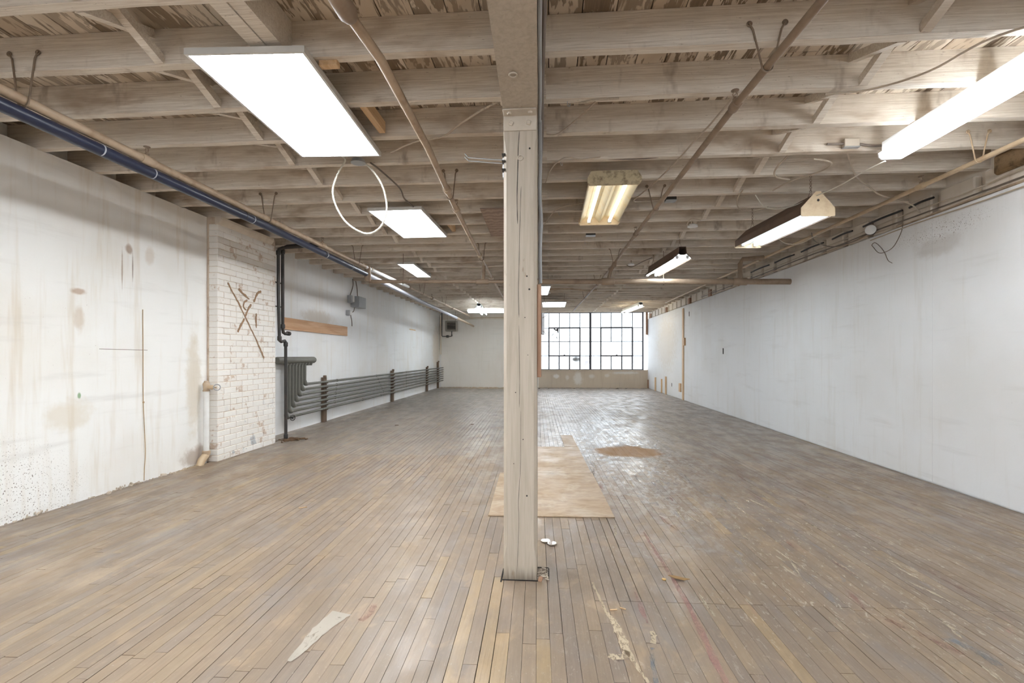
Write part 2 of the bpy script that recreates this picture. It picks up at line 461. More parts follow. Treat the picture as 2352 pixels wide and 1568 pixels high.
M['insulation'] = mat_plain('sooty_insulation', (150, 124, 92), 0.9, dirt=0.8, dirt_c=(60, 46, 36), scale=12, bump=0.6)


# ------------------------------------------------------------------ geometry helpers
def V(*a):
    return Vector(a)


class MB:
    """collects geometry in world coordinates and links it as ONE mesh object"""

    def __init__(self):
        self.v = []
        self.f = []

    def quad_box(self, pts):
        b = len(self.v)
        self.v += [Vector(p) for p in pts]
        self.f += [tuple(b + i for i in q) for q in ((0, 3, 2, 1), (4, 5, 6, 7), (0, 1, 5, 4), (1, 2, 6, 5), (2, 3, 7, 6), (3, 0, 4, 7))]
        return self

    def box(self, x0, x1, y0, y1, z0, z1):
        return self.quad_box([(x0, y0, z0), (x1, y0, z0), (x1, y1, z0), (x0, y1, z0), (x0, y0, z1), (x1, y0, z1), (x1, y1, z1), (x0, y1, z1)])

    def cbox(self, c, s, rot=None, bev=0.0):
        hx, hy, hz = s[0] / 2, s[1] / 2, s[2] / 2
        c = Vector(c)
        rot = rot or Matrix.Identity(3)
        if bev <= 0:
            pts = [(-hx, -hy, -hz), (hx, -hy, -hz), (hx, hy, -hz), (-hx, hy, -hz), (-hx, -hy, hz), (hx, -hy, hz), (hx, hy, hz), (-hx, hy, hz)]
            return self.quad_box([c + rot @ Vector(p) for p in pts])
        # chamfered box: each corner becomes three vertices
        b = len(self.v)
        idx = {}
        for sx in (-1, 1):
            for sy in (-1, 1):
                for sz in (-1, 1):
                    for a in range(3):
                        p = [sx * (hx - bev), sy * (hy - bev), sz * (hz - bev)]
                        p[a] = (sx, sy, sz)[a] * (hx, hy, hz)[a]
                        idx[(sx, sy, sz, a)] = len(self.v)
                        self.v.append(c + rot @ Vector(p))
        I = idx
        for a in range(3):
            u, w = (a + 1) % 3, (a + 2) % 3
            for s_ in (-1, 1):
                q = []
                for su, sw in ((-1, -1), (1, -1), (1, 1), (-1, 1)):
                    k = [0, 0, 0]
                    k[a], k[u], k[w] = s_, su, sw
                    q.append(I[(k[0], k[1], k[2], a)])
                self.f.append(tuple(q if s_ > 0 else q[::-1]))
            for su in (-1, 1):
                for sw in (-1, 1):
                    def g(sa, face):
                        k = [0, 0, 0]
                        k[a], k[u], k[w] = sa, su, sw
                        return I[(k[0], k[1], k[2], face)]
                    q = [g(-1, u), g(1, u), g(1, w), g(-1, w)]
                    self.f.append(tuple(q if su * sw < 0 else q[::-1]))
        for sx in (-1, 1):
            for sy in (-1, 1):
                for sz in (-1, 1):
                    t = [I[(sx, sy, sz, 0)], I[(sx, sy, sz, 1)], I[(sx, sy, sz, 2)]]
                    self.f.append(tuple(t if sx * sy * sz > 0 else t[::-1]))
        return self

    def beam(self, a, b, w, h, up=(0, 0, 1)):
        a, b = Vector(a), Vector(b)
        d = (b - a).normalized()
        s = d.cross(Vector(up))
        if s.length < 1e-5:
            s = Vector((1, 0, 0))
        s.normalize()
        u = s.cross(d)
        s, u = s * w / 2, u * h / 2
        return self.quad_box([a - s - u, a + s - u, b + s - u, b - s - u, a - s + u, a + s + u, b + s + u, b - s + u])

    def tube(self, path, r, n=10, caps=True, closed=False):
        P = [Vector(p) for p in path]
        m = len(P)
        rr = r if isinstance(r, (list, tuple)) else [r] * m
        base = len(self.v)
        nrm = None
        for i in range(m):
            if closed:
                t = P[(i + 1) % m] - P[i - 1]
            else:
                t = P[min(i + 1, m - 1)] - P[max(i - 1, 0)]
            if t.length < 1e-9:
                t = Vector((0, 0, 1))
            t.normalize()
            if nrm is None:
                ref = Vector((0, 0, 1)) if abs(t.z) < 0.9 else Vector((1, 0, 0))
                nrm = t.cross(ref).normalized()
            else:
                nrm = nrm - t * nrm.dot(t)
                if nrm.length < 1e-6:
                    nrm = t.cross(Vector((0.3, 0.5, 0.8)))
                nrm.normalize()
            bn = t.cross(nrm)
            for k in range(n):
                a = 2 * math.pi * k / n
                self.v.append(P[i] + nrm * (math.cos(a) * rr[i]) + bn * (math.sin(a) * rr[i]))
        last = m if closed else m - 1
        for i in range(last):
            j = (i + 1) % m
            for k in range(n):
                k2 = (k + 1) % n
                self.f.append((base + i * n + k, base + i * n + k2, base + j * n + k2, base + j * n + k))
        if caps and not closed:
            self.f.append(tuple(base + k for k in range(n))[::-1])
            self.f.append(tuple(base + (m - 1) * n + k for k in range(n)))
        return self

    def lathe(self, origin, axis, prof, n=16):
        """prof: list of (distance along axis, radius)"""
        o, ax = Vector(origin), Vector(axis).normalized()
        return self.tube([o + ax * p[0] for p in prof], [max(p[1], 1e-4) for p in prof], n, True)

    def prism(self, poly, a, b):
        """poly: 2-D outline given as 3-D points at a; extruded by vector b"""
        base = len(self.v)
        m = len(poly)
        b = Vector(b)
        self.v += [Vector(p) for p in poly] + [Vector(p) + b for p in poly]
        self.f.append(tuple(base + i for i in range(m))[::-1])
        self.f.append(tuple(base + m + i for i in range(m)))
        for i in range(m):
            j = (i + 1) % m
            self.f.append((base + i, base + j, base + m + j, base + m + i))
        return self

    def torus(self, c, axis, R0, r0, n=20, k=6):
        ax = Vector(axis).normalized()
        u = ax.cross(Vector((0.31, 0.52, 0.8))).normalized()
        w = ax.cross(u)
        return self.tube([Vector(c) + u * (math.cos(2 * math.pi * i / n) * R0) + w * (math.sin(2 * math.pi * i / n) * R0) for i in range(n)], r0, k, False, True)

    def mesh(self, name, origin=(0, 0, 0), smooth=False):
        o = Vector(origin)
        me = bpy.data.meshes.new(name)
        me.from_pydata([tuple(p - o) for p in self.v], [], self.f)
        if smooth:
            for p in me.polygons:
                p.use_smooth = True
            try:
                me.set_sharp_from_angle(angle=rad(38))
            except Exception:
                pass
        me.update()
        return me

    def build(self, name, mat, parent=None, smooth=False, origin=None, tags=None):
        if parent is not None:
            o = parent.matrix_world_loc if hasattr(parent, 'matrix_world_loc') else world_loc(parent)
        else:
            o = Vector(origin) if origin is not None else Vector((0, 0, 0))
        me = self.mesh(name, o, smooth)
        me.materials.append(M[mat] if isinstance(mat, str) else mat)
        ob = bpy.data.objects.new(name, me)
        COL.objects.link(ob)
        if parent is not None:
            ob.parent = parent
        else:
            ob.location = o
        WL[ob.name] = Vector(o)
        if tags:
            tag(ob, *tags)
        return ob


WL = {}


def world_loc(ob):
    return WL.get(ob.name, Vector((0, 0, 0)))


def tag(o, label, cat, group=None, kind=None):
    o['label'] = label
    if cat:
        o['category'] = cat
    if group:
        o['group'] = group
    if kind:
        o['kind'] = kind
    return o


def thing(name, loc, label, cat, group=None, kind=None):
    o = bpy.data.objects.new(name, None)
    o.empty_display_size = 0.1
    o.location = loc
    COL.objects.link(o)
    WL[o.name] = Vector(loc)
    return tag(o, label, cat, group, kind)


def struct(o, label=None):
    o['kind'] = 'structure'
    if label:
        o['label'] = label
    return o


def spline(pts, sub=6, closed=False):
    P = [Vector(p) for p in pts]
    m = len(P)
    out = []
    rng = m if closed else m - 1
    for i in range(rng):
        if closed:
            p0, p1, p2, p3 = P[i - 1], P[i], P[(i + 1) % m], P[(i + 2) % m]
        else:
            p0, p1, p2, p3 = P[max(i - 1, 0)], P[i], P[i + 1], P[min(i + 2, m - 1)]
        for k in range(sub):
            t = k / sub
            out.append(0.5 * ((2 * p1) + (p2 - p0) * t + (2 * p0 - 5 * p1 + 4 * p2 - p3) * t * t + (3 * p1 - p0 - 3 * p2 + p3) * t ** 3))
    if not closed:
        out.append(P[-1])
    return out


# ------------------------------------------------------------------ room dimensions
XL, XLF, XR = -3.84, -4.07, 3.56          # near left wall, far left wall, right wall
YB, YF = 17.8, -5.0                       # far wall, rear wall behind the camera
ZJ, ZD = 2.75, 2.94                       # underside of joists, underside of deck
PIER0, PIER1, XP = 5.10, 6.24, -3.71

# ------------------------------------------------------------------ floor
floor = struct(MB().box(-4.25, 3.75, YF - 0.2, YB + 0.2, -0.12, -0.024).build('floor', 'subfloor'), 'worn strip wood floor of the loft')
TH = rad(1.5)
ct, st = math.cos(TH), math.sin(TH)


def row_to_world(u, v):      # u across, v along the boards
    return (u * ct - v * st, u * st + v * ct)


TONES = [(152, 133, 114), (149, 131, 113), (155, 135, 114), (146, 129, 113), (153, 133, 112), (157, 137, 114), (145, 129, 115)]
YELL = [(172, 148, 116), (168, 145, 114)]


def proj(x, y):
    c_, s_ = math.cos(cam.rotation_euler[2]), math.sin(cam.rotation_euler[2])
    zc = -x * s_ + y * c_
    return ((x * c_ + y * s_) / max(zc, 0.01) * 1100 + 1176, 815 + 1100 * 1.2 / max(zc, 0.01), zc)


boards = []
W = 0.0572
u0 = -4.75
nrow = int(8.9 / W)
for i in range(nrow):
    u = u0 + i * W
    if u > 4.1:
        break
    v = YF - 0.3 - R.random() * 1.2
    while v < YB + 0.3:
        L = R.choice((0.45, 0.6, 0.75, 0.95, 1.2, 1.5)) * R.uniform(0.85, 1.15)
        v2 = v + L
        # boards butt on straight cross seams in the open side and by the brick pier
        for lo, hi, sv in ((0.24, 9.0, 2.36), (-9.0, -0.9, 5.68), (0.45, 2.6, 4.15)):
            if lo < u < hi and v < sv < v2:
                v2 = sv if sv - v > 0.12 else v2
        cx_, cy_ = row_to_world(u + W / 2, (v + v2) / 2)
        xl = XL - 0.03 if cy_ < PIER0 else (XP - 0.03 if cy_ < PIER1 else XLF - 0.03)
        if xl < cx_ < XR + 0.035 and YF < cy_ < YB:
            boards.append((u, v, v2, cx_, cy_))
        v = v2


def board_geo(bd, vs, fs, cols):
    u, v, v2, cx_, cy_ = bd
    g = R.choice((0.0003, 0.0004, 0.0006, 0.0008, 0.0014))
    ge = R.choice((0.0003, 0.0006, 0.001, 0.002))
    if R.random() < 0.05:
        g = 0.0026
    z = -R.random() * 0.0011
    t1, t2 = R.uniform(-0.0004, 0.0004), R.uniform(-0.0004, 0.0004)
    col = R.choice(TONES) if R.random() > 0.03 else R.choice(YELL)
    j = R.uniform(0.95, 1.05)
    if abs(cx_ + 0.24) < 0.14 and 1.3 < cy_ < 2.1:
        col = (176, 152, 120)
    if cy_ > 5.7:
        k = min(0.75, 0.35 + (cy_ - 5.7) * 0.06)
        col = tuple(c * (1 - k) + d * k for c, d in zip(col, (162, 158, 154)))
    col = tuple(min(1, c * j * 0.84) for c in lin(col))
    b = len(vs)
    b2 = 0.0005
    for zz, ins in ((-0.022, 0), (z - b2, 0), (z, b2)):
        for k, (uu, vv) in enumerate(((u + g + ins, v + ge + ins), (u + W - g - ins, v + ge + ins), (u + W - g - ins, v2 - ge - ins), (u + g + ins, v2 - ge - ins))):
            x, y = row_to_world(uu, vv)
            tz = (t1 if k in (0, 3) else -t1) + (t2 if k in (0, 1) else -t2)
            vs.append((x, y, zz + (tz if zz > -0.01 else 0)))
    for a in (0, 4):
        for k in range(4):
            k2 = (k + 1) % 4
            fs.append((b + a + k, b + a + k2, b + a + 4 + k2, b + a + 4 + k))
    fs.append((b + 8, b + 9, b + 10, b + 11))
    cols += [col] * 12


def board_mesh(name, bds):
    vs, fs, cols = [], [], []
    for bd in bds:
        board_geo(bd, vs, fs, cols)
    me = bpy.data.meshes.new(name)
    me.from_pydata(vs, [], fs)
    at = me.color_attributes.new('tone', 'FLOAT_COLOR', 'POINT')
    flat = []
    for c in cols:
        flat += [c[0], c[1], c[2], 1.0]
    at.data.foreach_set('color', flat)
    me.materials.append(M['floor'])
    return me


def board_score(bd):
    u, v, v2, cx_, cy_ = bd
    px, py, zc = proj(cx_, cy_)
    if zc < 1.2 or not (-40 < px < 2390) or py > 1640:
        return 0
    if 1150 < px < 1240 and cy_ > 2.7:
        return 0
    return (v2 - v) * W / zc ** 3


boards.sort(key=board_score, reverse=True)
for bd in boards[:300]:
    o = bpy.data.objects.new('floor_plank', board_mesh('floor_plank', [bd]))
    COL.objects.link(o)
    o.parent = floor
rest = bpy.data.objects.new('floor_planks_beyond', board_mesh('floor_planks_beyond', boards[300:]))
COL.objects.link(rest)
rest.parent = floor
rest['kind'] = 'stuff'

# ------------------------------------------------------------------ ceiling: deck, joists, bridging
ceiling = struct(MB().box(-4.3, 3.8, YF - 0.2, YB + 0.2, ZD + 0.028, ZD + 0.12).build('ceiling', 'subfloor'), 'open ceiling of whitewashed joists under a plank deck')
x = -4.12
while x < 3.66:
    y = YF - R.random() * 1.5
    while y < YB:
        L = R.uniform(3.2, 4.8)
        y0, y1 = max(y, YF), min(y + L, YB)
        if y1 - y0 > 0.1:
            dz = R.uniform(0, 0.003)
            MB().box(x + 0.002, x + 0.168, y0 + 0.001, y1 - 0.001, ZD + dz, ZD + 0.026).build('deck_plank', 'deck', ceiling)
        y += L
    x += 0.1715


def joist_mesh(name, x0, x1):
    vs, fs = [], []
    n = 16
    rr = random.Random(name)
    for i in range(n + 1):
        xx = x0 + (x1 - x0) * i / n
        wob = rr.uniform(-0.003, 0.003)
        zz = rr.uniform(-0.003, 0.003)
        vs += [(xx, -0.027 + wob, ZJ + zz), (xx, 0.027 + wob, ZJ + zz), (xx, 0.027, ZD), (xx, -0.027, ZD)]
    for i in range(n):
        for k in range(4):
            k2 = (k + 1) % 4
            fs.append((4 * i + k, 4 * i + 4 + k, 4 * i + 4 + k2, 4 * i + k2))
    fs += [(0, 1, 2, 3), (4 * n + 3, 4 * n + 2, 4 * n + 1, 4 * n)]
    me = bpy.data.meshes.new(name)
    me.from_pydata(vs, [], fs)
    me.materials.append(M['joist'])
    return me


JL = [joist_mesh('joist', -4.09, -0.02), joist_mesh('joist_', -4.09, -0.02)]
JR = [joist_mesh('joist_r', -0.30, 3.66), joist_mesh('joist_rr', -0.30, 3.66)]
JY = [2.43 + 0.4555 * k for k in range(-16, 34)]
for i, y in enumerate(JY):
    for meshes, dy in ((JL, 0.0), (JR, 0.0545)):
        o = bpy.data.objects.new('joist', meshes[i % 2])
        COL.objects.link(o)
        o.parent = ceiling
        o.location = (0, y + dy, R.uniform(-0.002, 0.001))
# cross bridging between joists: two slender struts crossing in every bay
ba = MB().beam((0, 0.029, ZJ + 0.022), (0, 0.4265, ZD - 0.026), 0.046, 0.046).mesh('bridging_strut')
bb = MB().beam((0, 0.029, ZD - 0.026), (0, 0.4265, ZJ + 0.022), 0.046, 0.046).mesh('bridging_strut')
for me in (ba, bb):
    me.materials.append(M['joist'])
for X in (-2.1, 1.78):
    for i, y in enumerate(JY[14:-1]):
        for me, dx in ((ba, -0.024), (bb, 0.024)):
            if i > 6 and R.random() < 0.06:
                continue
            o = bpy.data.objects.new('bridging_strut', me)
            COL.objects.link(o)
            o.parent = ceiling
            o.location = (X + dx + R.uniform(-0.01, 0.01) - 0.006 * i * (1 if X > 0 else 0.4), y + (0.0545 if X > 0 else 0), 0)
# solid blocking in the first bay
MB().box(-1.50, -1.42, JY[15] + 0.029, JY[16] - 0.029, ZJ + 0.002, ZD - 0.002).build('blocking', 'joist', ceiling)
MB().box(-1.415, -1.34, JY[15] + 0.029, JY[16] - 0.029, ZJ + 0.006, ZD - 0.002).build('blocking', 'joist', ceiling)

# ------------------------------------------------------------------ walls
wl = MB().box(-4.2, XL, YF, PIER0, -0.1, ZJ).box(-4.3, -4.09, YF - 0.2, PIER0 + 0.01, -0.1, ZD + 0.03).build('wall_left', 'wall_left')
struct(wl, 'near stretch of stained white plaster wall')
wlf = MB().box(-4.3, XLF - 0.014, PIER1 - 0.02, YB + 0.2, -0.1, ZD + 0.03).box(-4.3, -4.09, PIER0, PIER1, 2.6, ZD + 0.03).build('wall_left_far', 'wall_left_far')
struct(wlf, 'far stretch of white board wall beyond the brick pier')
y = PIER1
while y < YB - 0.01:
    y1 = min(y + 1.22, YB)
    MB().box(XLF - 0.014, XLF - R.uniform(0, 0.001), y + 0.0008, y1 - 0.0008, 0.0, ZJ - 0.002).build('wall_panel', 'wall_left_far', wlf)
    y = y1
wr = MB().box(XR + 0.014, 3.85, YF - 0.2, YB + 0.2, -0.1, 2.5).build('wall_right', 'wall_right')
struct(wr, 'long white boarded wall with scuffed paint')
y = YF
while y < YB - 0.01:
    y1 = min(y + 1.22, YB)
    MB().box(XR + R.uniform(0, 0.001), XR + 0.014, y + 0.0007, y1 - 0.0007, 0.012, 2.5).build('wall_panel', 'wall_right', wr)
    y = y1
wru = MB().box(3.66, 3.85, YF - 0.2, YB + 0.2, 2.5, ZD + 0.03).build('wall_right_upper', 'wall_beige')
struct(wru, 'old beige masonry band above the boarded wall')
# painted block infill between the joist ends on the ledge
for i, y in enumerate(JY[14:]):
    MB().cbox((3.625, y + 0.282, 2.62), (0.072, 0.36, 0.2), None, 0.012).build('infill_block', 'wall_beige', wru)
back = MB().box(-4.3, -0.40, YB, YB + 0.2, -0.1, ZD + 0.03).build('wall_back', 'wall_back')
struct(back, 'white partition closing the far end beside the window')
MB().box(-4.07, -0.40, YB - 0.02, YB, 2.53, 2.75).build('ledger_board', 'wall_beige', back)
MB().box(-4.05, -0.40, YB - 0.012, YB, 0.0, 0.26).build('skirting_board', 'wall_back', back)
sill = MB().box(-0.40, XR + 0.05, YB - 0.06, YB + 0.2, -0.1, 0.63).build('wall_back_sill', 'sill_wall')
struct(sill, 'low patched plaster wall under the steel window')
MB().box(-0.40, XR, YB - 0.09, YB + 0.1, 0.63, 0.655).build('window_ledge', 'sill_wall', sill)
lint = MB().box(-0.40, XR + 0.1, YB - 0.05, YB + 0.2, 2.76, ZD + 0.03).build('trim_1', 'header')
struct(lint, 'dark beam over the steel window')
wrear = MB().box(-4.3, 3.85, YF - 0.2, YF, -0.1, 0.75).box(-4.3, 3.85, YF - 0.2, YF, 2.62, ZD + 0.03) \
    .box(-4.3, -3.4, YF - 0.2, YF, 0.75, 2.62).box(3.2, 3.85, YF - 0.2, YF, 0.75, 2.62).build('wall_rear', 'wall_left_far')
struct(wrear, 'wall behind the camera with a long window')
win2 = bpy.data.objects.new('window_2', None)
COL.objects.link(win2)
struct(win2, 'long steel window in the wall behind the camera')
for i in range(12):
    xx = -3.4 + 6.6 * i / 11
    MB().box(xx - 0.012, xx + 0.012, YF - 0.10, YF - 0.065, 0.75, 2.62).build('muntin', 'steel_dark', win2)
for i in range(4):
    zz = 0.75 + 1.87 * i / 3
    MB().box(-3.4, 3.2, YF - 0.10, YF - 0.065, zz - 0.012, zz + 0.012).build('muntin', 'steel_dark', win2)
    if i < 3:
        for k in range(11):
            xx = -3.4 + 0.6 * k
            MB().box(xx + .013, xx + .587, YF - 0.084, YF - 0.08, zz + .013, zz + .61).build('pane', 'glass', win2)

# moulding along the head of the pier and far left wall
pier_trim = MB()
pier_trim.prism([(XP - 0.02, PIER0 - 0.02, 2.66), (XP + 0.02, PIER0 - 0.02, 2.675), (XP + 0.05, PIER0 - 0.02, 2.72), (XP + 0.05, PIER0 - 0.02, 2.748), (XP - 0.02, PIER0 - 0.02, 2.748)], None, (0, PIER1 - PIER0 - 0.10, 0))
struct(pier_trim.build('trim_2', 'trim'), 'cream moulding along the head of the brick pier')

# ------------------------------------------------------------------ brick pier
pier = thing('brick_pier', (-3.88, 5.8, 0), 'white-painted brick pier with scratched X marks beside the radiator risers', 'pier')
MB().box(-4.09, XP - 0.006, PIER0 + 0.006, PIER1 - 0.004, 0, ZJ).build('mortar_core', 'mortar', pier)
CH, BL, BH = 0.0685, 0.2155, 0.0655
brick_cache = {}


def brick_mesh(length):
    key = round(length, 3)
    if key not in brick_cache:
        me = MB().cbox((0, 0, 0), (0.105, length, BH), None, 0.005).mesh('brick')
        me.materials.append(M['brick'])
        brick_cache[key] = me
    return brick_cache[key]


for c in range(39):
    z = 0.004 + c * CH + BH / 2
    header = c in (9, 24)
    step = 0.1095 if header else BL
    y = PIER0
    first = True
    while y < PIER1 - 0.02:
        L = step - 0.0035
        if first and (c % 2) and not header:
            L = 0.1035
        L = min(L, PIER1 - y)
        if L > 0.03:
            o = bpy.data.objects.new('brick', brick_mesh(L))
            COL.objects.link(o)
            o.parent = pier
            o.location = (XP - 0.0525 - (-3.88) - R.random() * 0.003, y + L / 2 - 5.8 + R.uniform(-0.0008, 0.0008), z + R.uniform(-0.0012, 0.0012))
            o.rotation_euler = (R.uniform(-0.006, 0.006), 0, R.uniform(-0.008, 0.008))
        y += L + 0.0035
        first = False


def scratch(pts, w):
    """shallow gouge: a flat wandering ribbon with some thickness on the brick face"""
    P = spline([(XP + 0.0015, a, b) for a, b in pts], 5)
    P = [p + Vector((0, R.uniform(-.004, .004), R.uniform(-.004, .004))) for p in P]
    m = MB()
    n = len(P)
    for i, p in enumerate(P):
        t = (P[min(i + 1, n - 1)] - P[max(i - 1, 0)]).normalized()
        s = Vector((1, 0, 0)).cross(t) * (w / 2 * R.uniform(0.6, 1.25) * (0.5 if i in (0, n - 1) else 1))
        m.v += [p - s, p + s, p + s + Vector((0.003, 0, 0)), p - s + Vector((0.003, 0, 0))]
    for i in range(n - 1):
        for k in range(4):
            k2 = (k + 1) % 4
            m.f.append((4 * i + k, 4 * i + k2, 4 * i + 4 + k2, 4 * i + 4 + k))
    m.f += [(3, 2, 1, 0), (4 * n - 4, 4 * n - 3, 4 * n - 2, 4 * n - 1)]
    return m.build('scratch', 'scratch', pier)


scratch([(5.267, 2.041), (5.33, 1.96), (5.45, 1.83), (5.561, 1.693), (5.70, 1.52), (5.84, 1.34), (5.93, 1.22), (5.965, 1.16)], 0.022)
scratch([(5.44, 1.47), (5.49, 1.55), (5.565, 1.64)], 0.028)
scratch([(5.585, 1.67), (5.63, 1.75), (5.70, 1.83)], 0.03)
scratch([(5.75, 1.87), (5.83, 1.98), (5.905, 2.02)], 0.032)
scratch([(5.454, 1.99), (5.53, 1.95), (5.66, 1.89)], 0.028)
scratch([(5.805, 1.725), (5.80, 1.64), (5.80, 1.545)], 0.024)
scratch([(5.62, 1.87), (5.56, 1.84), (5.555, 1.78), (5.60, 1.75)], 0.022)

# ------------------------------------------------------------------ far steel window
win = bpy.data.objects.new('window_1', None)
COL.objects.link(win)
win.location = (1.5, YB, 0.65)
WL[win.name] = Vector(win.location)
struct(win, 'tall many-paned steel factory window at the far end')
WX = [-0.401 + 0.3804 * i for i in range(11)]
WZ = [0.655, 1.168, 1.694, 2.2, 2.76]
YW = YB + 0.02
for i, xx in enumerate(WX):
    if i in (0, 5, 10):
        continue
    if i == 7:
        MB().box(xx - .014, xx + .014, YW - .02, YW + .02, WZ[2], WZ[4]).build('muntin', 'steel_light', win)
        MB().box(xx - .016, xx + .016, YW - .02, YW + .02, WZ[0], WZ[1]).build('muntin', 'steel_dark', win)
    else:
        MB().box(xx - .014, xx + .014, YW - .02, YW + .02, WZ[1], WZ[4]).build('muntin', 'steel_light', win)
        MB().box(xx - .024, xx + .024, YW - .025, YW + .02, WZ[0], WZ[1]).build('muntin', 'steel_dark', win)
for zz in WZ[1:4]:
    MB().box(WX[0], WX[-1], YW - .019, YW + .019, zz - .013, zz + .013).build('muntin', 'steel_light', win)
MB().box(WX[5] - .04, WX[5] + .04, YW - .04, YW + .03, WZ[0], WZ[4]).build('mullion', 'steel_dark', win)
MB().box(WX[0] - .02, WX[-1] + .03, YW - .03, YW + .03, WZ[0] - .01, WZ[0] + .025).build('bottom_rail', 'steel_dark', win)
MB().box(WX[0] - .02, WX[-1] + .03, YW - .03, YW + .03, WZ[4] - .02, WZ[4] + .02).build('top_rail', 'steel_dark', win)
for xx in (WX[0], WX[-1]):
    MB().box(xx - .03, xx + .03, YW - .03, YW + .03, WZ[0], WZ[4]).build('side_jamb', 'steel_light', win)
for a, b in ((1, 4), (6, 9)):
    m = MB()
    x0, x1 = WX[a], WX[b]
    m.box(x0 - .026, x0 + .026, YW - .045, YW - .01, WZ[1], WZ[3]).box(x1 - .026, x1 + .026, YW - .045, YW - .01, WZ[1], WZ[3])
    m.box(x0, x1, YW - .045, YW - .01, WZ[1] - .026, WZ[1] + .026).box(x0, x1, YW - .045, YW - .01, WZ[3] - .026, WZ[3] + .026)
    ca = m.build('casement_frame', 'steel_dark', win)
    MB().box((x0 + x1) / 2 - .03, (x0 + x1) / 2 + .03, YW - .075, YW - .046, WZ[1] + .0, WZ[1] + .05).build('latch', 'steel_dark', ca)
for r in range(4):
    skip = False
    for i in range(10):
        if skip:
            skip = False
            continue
        x0, x1 = WX[i], WX[i + 1]
        if r == 1 and i == 6:
            x1 = WX[i + 2]
            skip = True
        mt = 'glass'
        if r == 0 and i in (3, 4):
            mt = 'glass_soot' if i == 3 else 'glass_violet'
        MB().box(x0 + .008, x1 - .008, YW - .003, YW + .003, WZ[r] + .008, WZ[r + 1] - .008).build('pane', mt, win)
# torn dark film on a broken pane
tear = [(0.12, 2.13), (0.18, 2.19), (0.24, 2.14), (0.31, 2.19), (0.335, 2.18), (0.335, 1.99), (0.30, 2.02), (0.28, 2.09), (0.22, 2.10), (0.17, 2.14)]
MB().prism([(a, YW - .012, b) for a, b in tear], None, (0, .008, 0)).build('torn_film', 'crack', win)
MB().prism([(a, YW - .012, b) for a, b in [(0.09, 1.93), (0.14, 2.0), (0.17, 1.99), (0.12, 1.94), (0.11, 1.90)]], None, (0, .008, 0)).build('torn_film', 'crack', win)
MB().prism([(a, YW - .012, b) for a, b in [(0.24, 1.87), (0.29, 1.90), (0.27, 1.85), (0.33, 1.80), (0.32, 1.79), (0.25, 1.83)]], None, (0, .008, 0)).build('torn_film', 'crack', win)
tag(MB().box(XR - 0.075, XR - 0.005, YB - 0.12, YB - 0.065, 1.93, 2.75).build('jamb_board', 'brown_z', origin=None), 'brown wooden board standing against the window jamb by the long wall', 'board')

# ------------------------------------------------------------------ girder and post
GA = rad(1.3)


def gx(y):
    return -0.156 - (y - 2.64) * math.tan(GA)


girder = MB()
girder.quad_box([(gx(YF) - .09, YF, 2.48), (gx(YF) + .09, YF, 2.48), (gx(YB) + .09, YB - .02, 2.48), (gx(YB) - .09, YB - .02, 2.48),
                 (gx(YF) - .09, YF, ZJ), (gx(YF) + .09, YF, ZJ), (gx(YB) + .09, YB - .02, ZJ), (gx(YB) - .09, YB - .02, ZJ)])
g_o = thing('girder_beam', (-0.156, 2.64, 2.48), 'heavy painted timber girder carried by the central post', 'beam', kind='thing')
girder.build('girder_timber', 'post', g_o)
MB().torus((-0.165, 2.17, 2.472), (0, 0, 1), 0.018, 0.004, 14, 6).build('ring_hook', 'iron_paint', g_o)

post = thing('timber_post', (-0.156, 2.64, 0), 'square painted timber post with iron angle bracket in the middle of the room', 'post')
m = MB()
hw = 0.089
ch = 0.016


def octo(z, c):
    cx0, cy0 = -0.156, 2.64
    p = []
    for sx, sy in ((-1, -1), (1, -1), (1, 1), (-1, 1)):
        a = (cx0 + sx * hw, cy0 + sy * (hw - c), z)
        b = (cx0 + sx * (hw - c), cy0 + sy * hw, z)
        p += [a, b] if sx * sy > 0 else [b, a]
    return p


levels = [(0.0, .004), (0.12, .006), (0.18, ch), (2.28, ch), (2.36, .004), (2.48, .004)]
for z, c in levels:
    m.v += [Vector(p) for p in octo(z, c)]
for i in range(len(levels) - 1):
    for k in range(8):
        k2 = (k + 1) % 8
        m.f.append((8 * i + k, 8 * i + k2, 8 * i + 8 + k2, 8 * i + 8 + k))
m.f.append(tuple(range(8))[::-1])
m.f.append(tuple(8 * (len(levels) - 1) + k for k in range(8)))
shaft = m.build('shaft', 'post', post)
br = thing('iron_bracket', (-0.156, 2.55, 2.44), '', None)
del br['label']
br.parent = post
br.location = Vector((-0.156, 2.55, 2.44)) - Vector((-0.156, 2.64, 0))
m = MB()
m.cbox((-0.156, 2.546, 2.437), (0.176, 0.008, 0.086), None, 0.002).cbox((-0.156, 2.512, 2.475), (0.176, 0.075, 0.008), None, 0.002)
bo = m.build('angle_plate', 'iron_paint', br)
for sx in (-0.055, 0.055):
    MB().cbox((-0.156 + sx * 0.85, 2.538, 2.432), (0.022, 0.014, 0.022), Matrix.Rotation(0.5 if sx < 0 else 0.25, 3, 'Y'), 0.003).build('bolt', 'iron_paint', br)
    MB().lathe((-0.156 + sx, 2.505, 2.472), (0, 0, -1), [(0, .013), (.006, .013), (.010, .008)], 10).build('bolt', 'iron_paint', br)
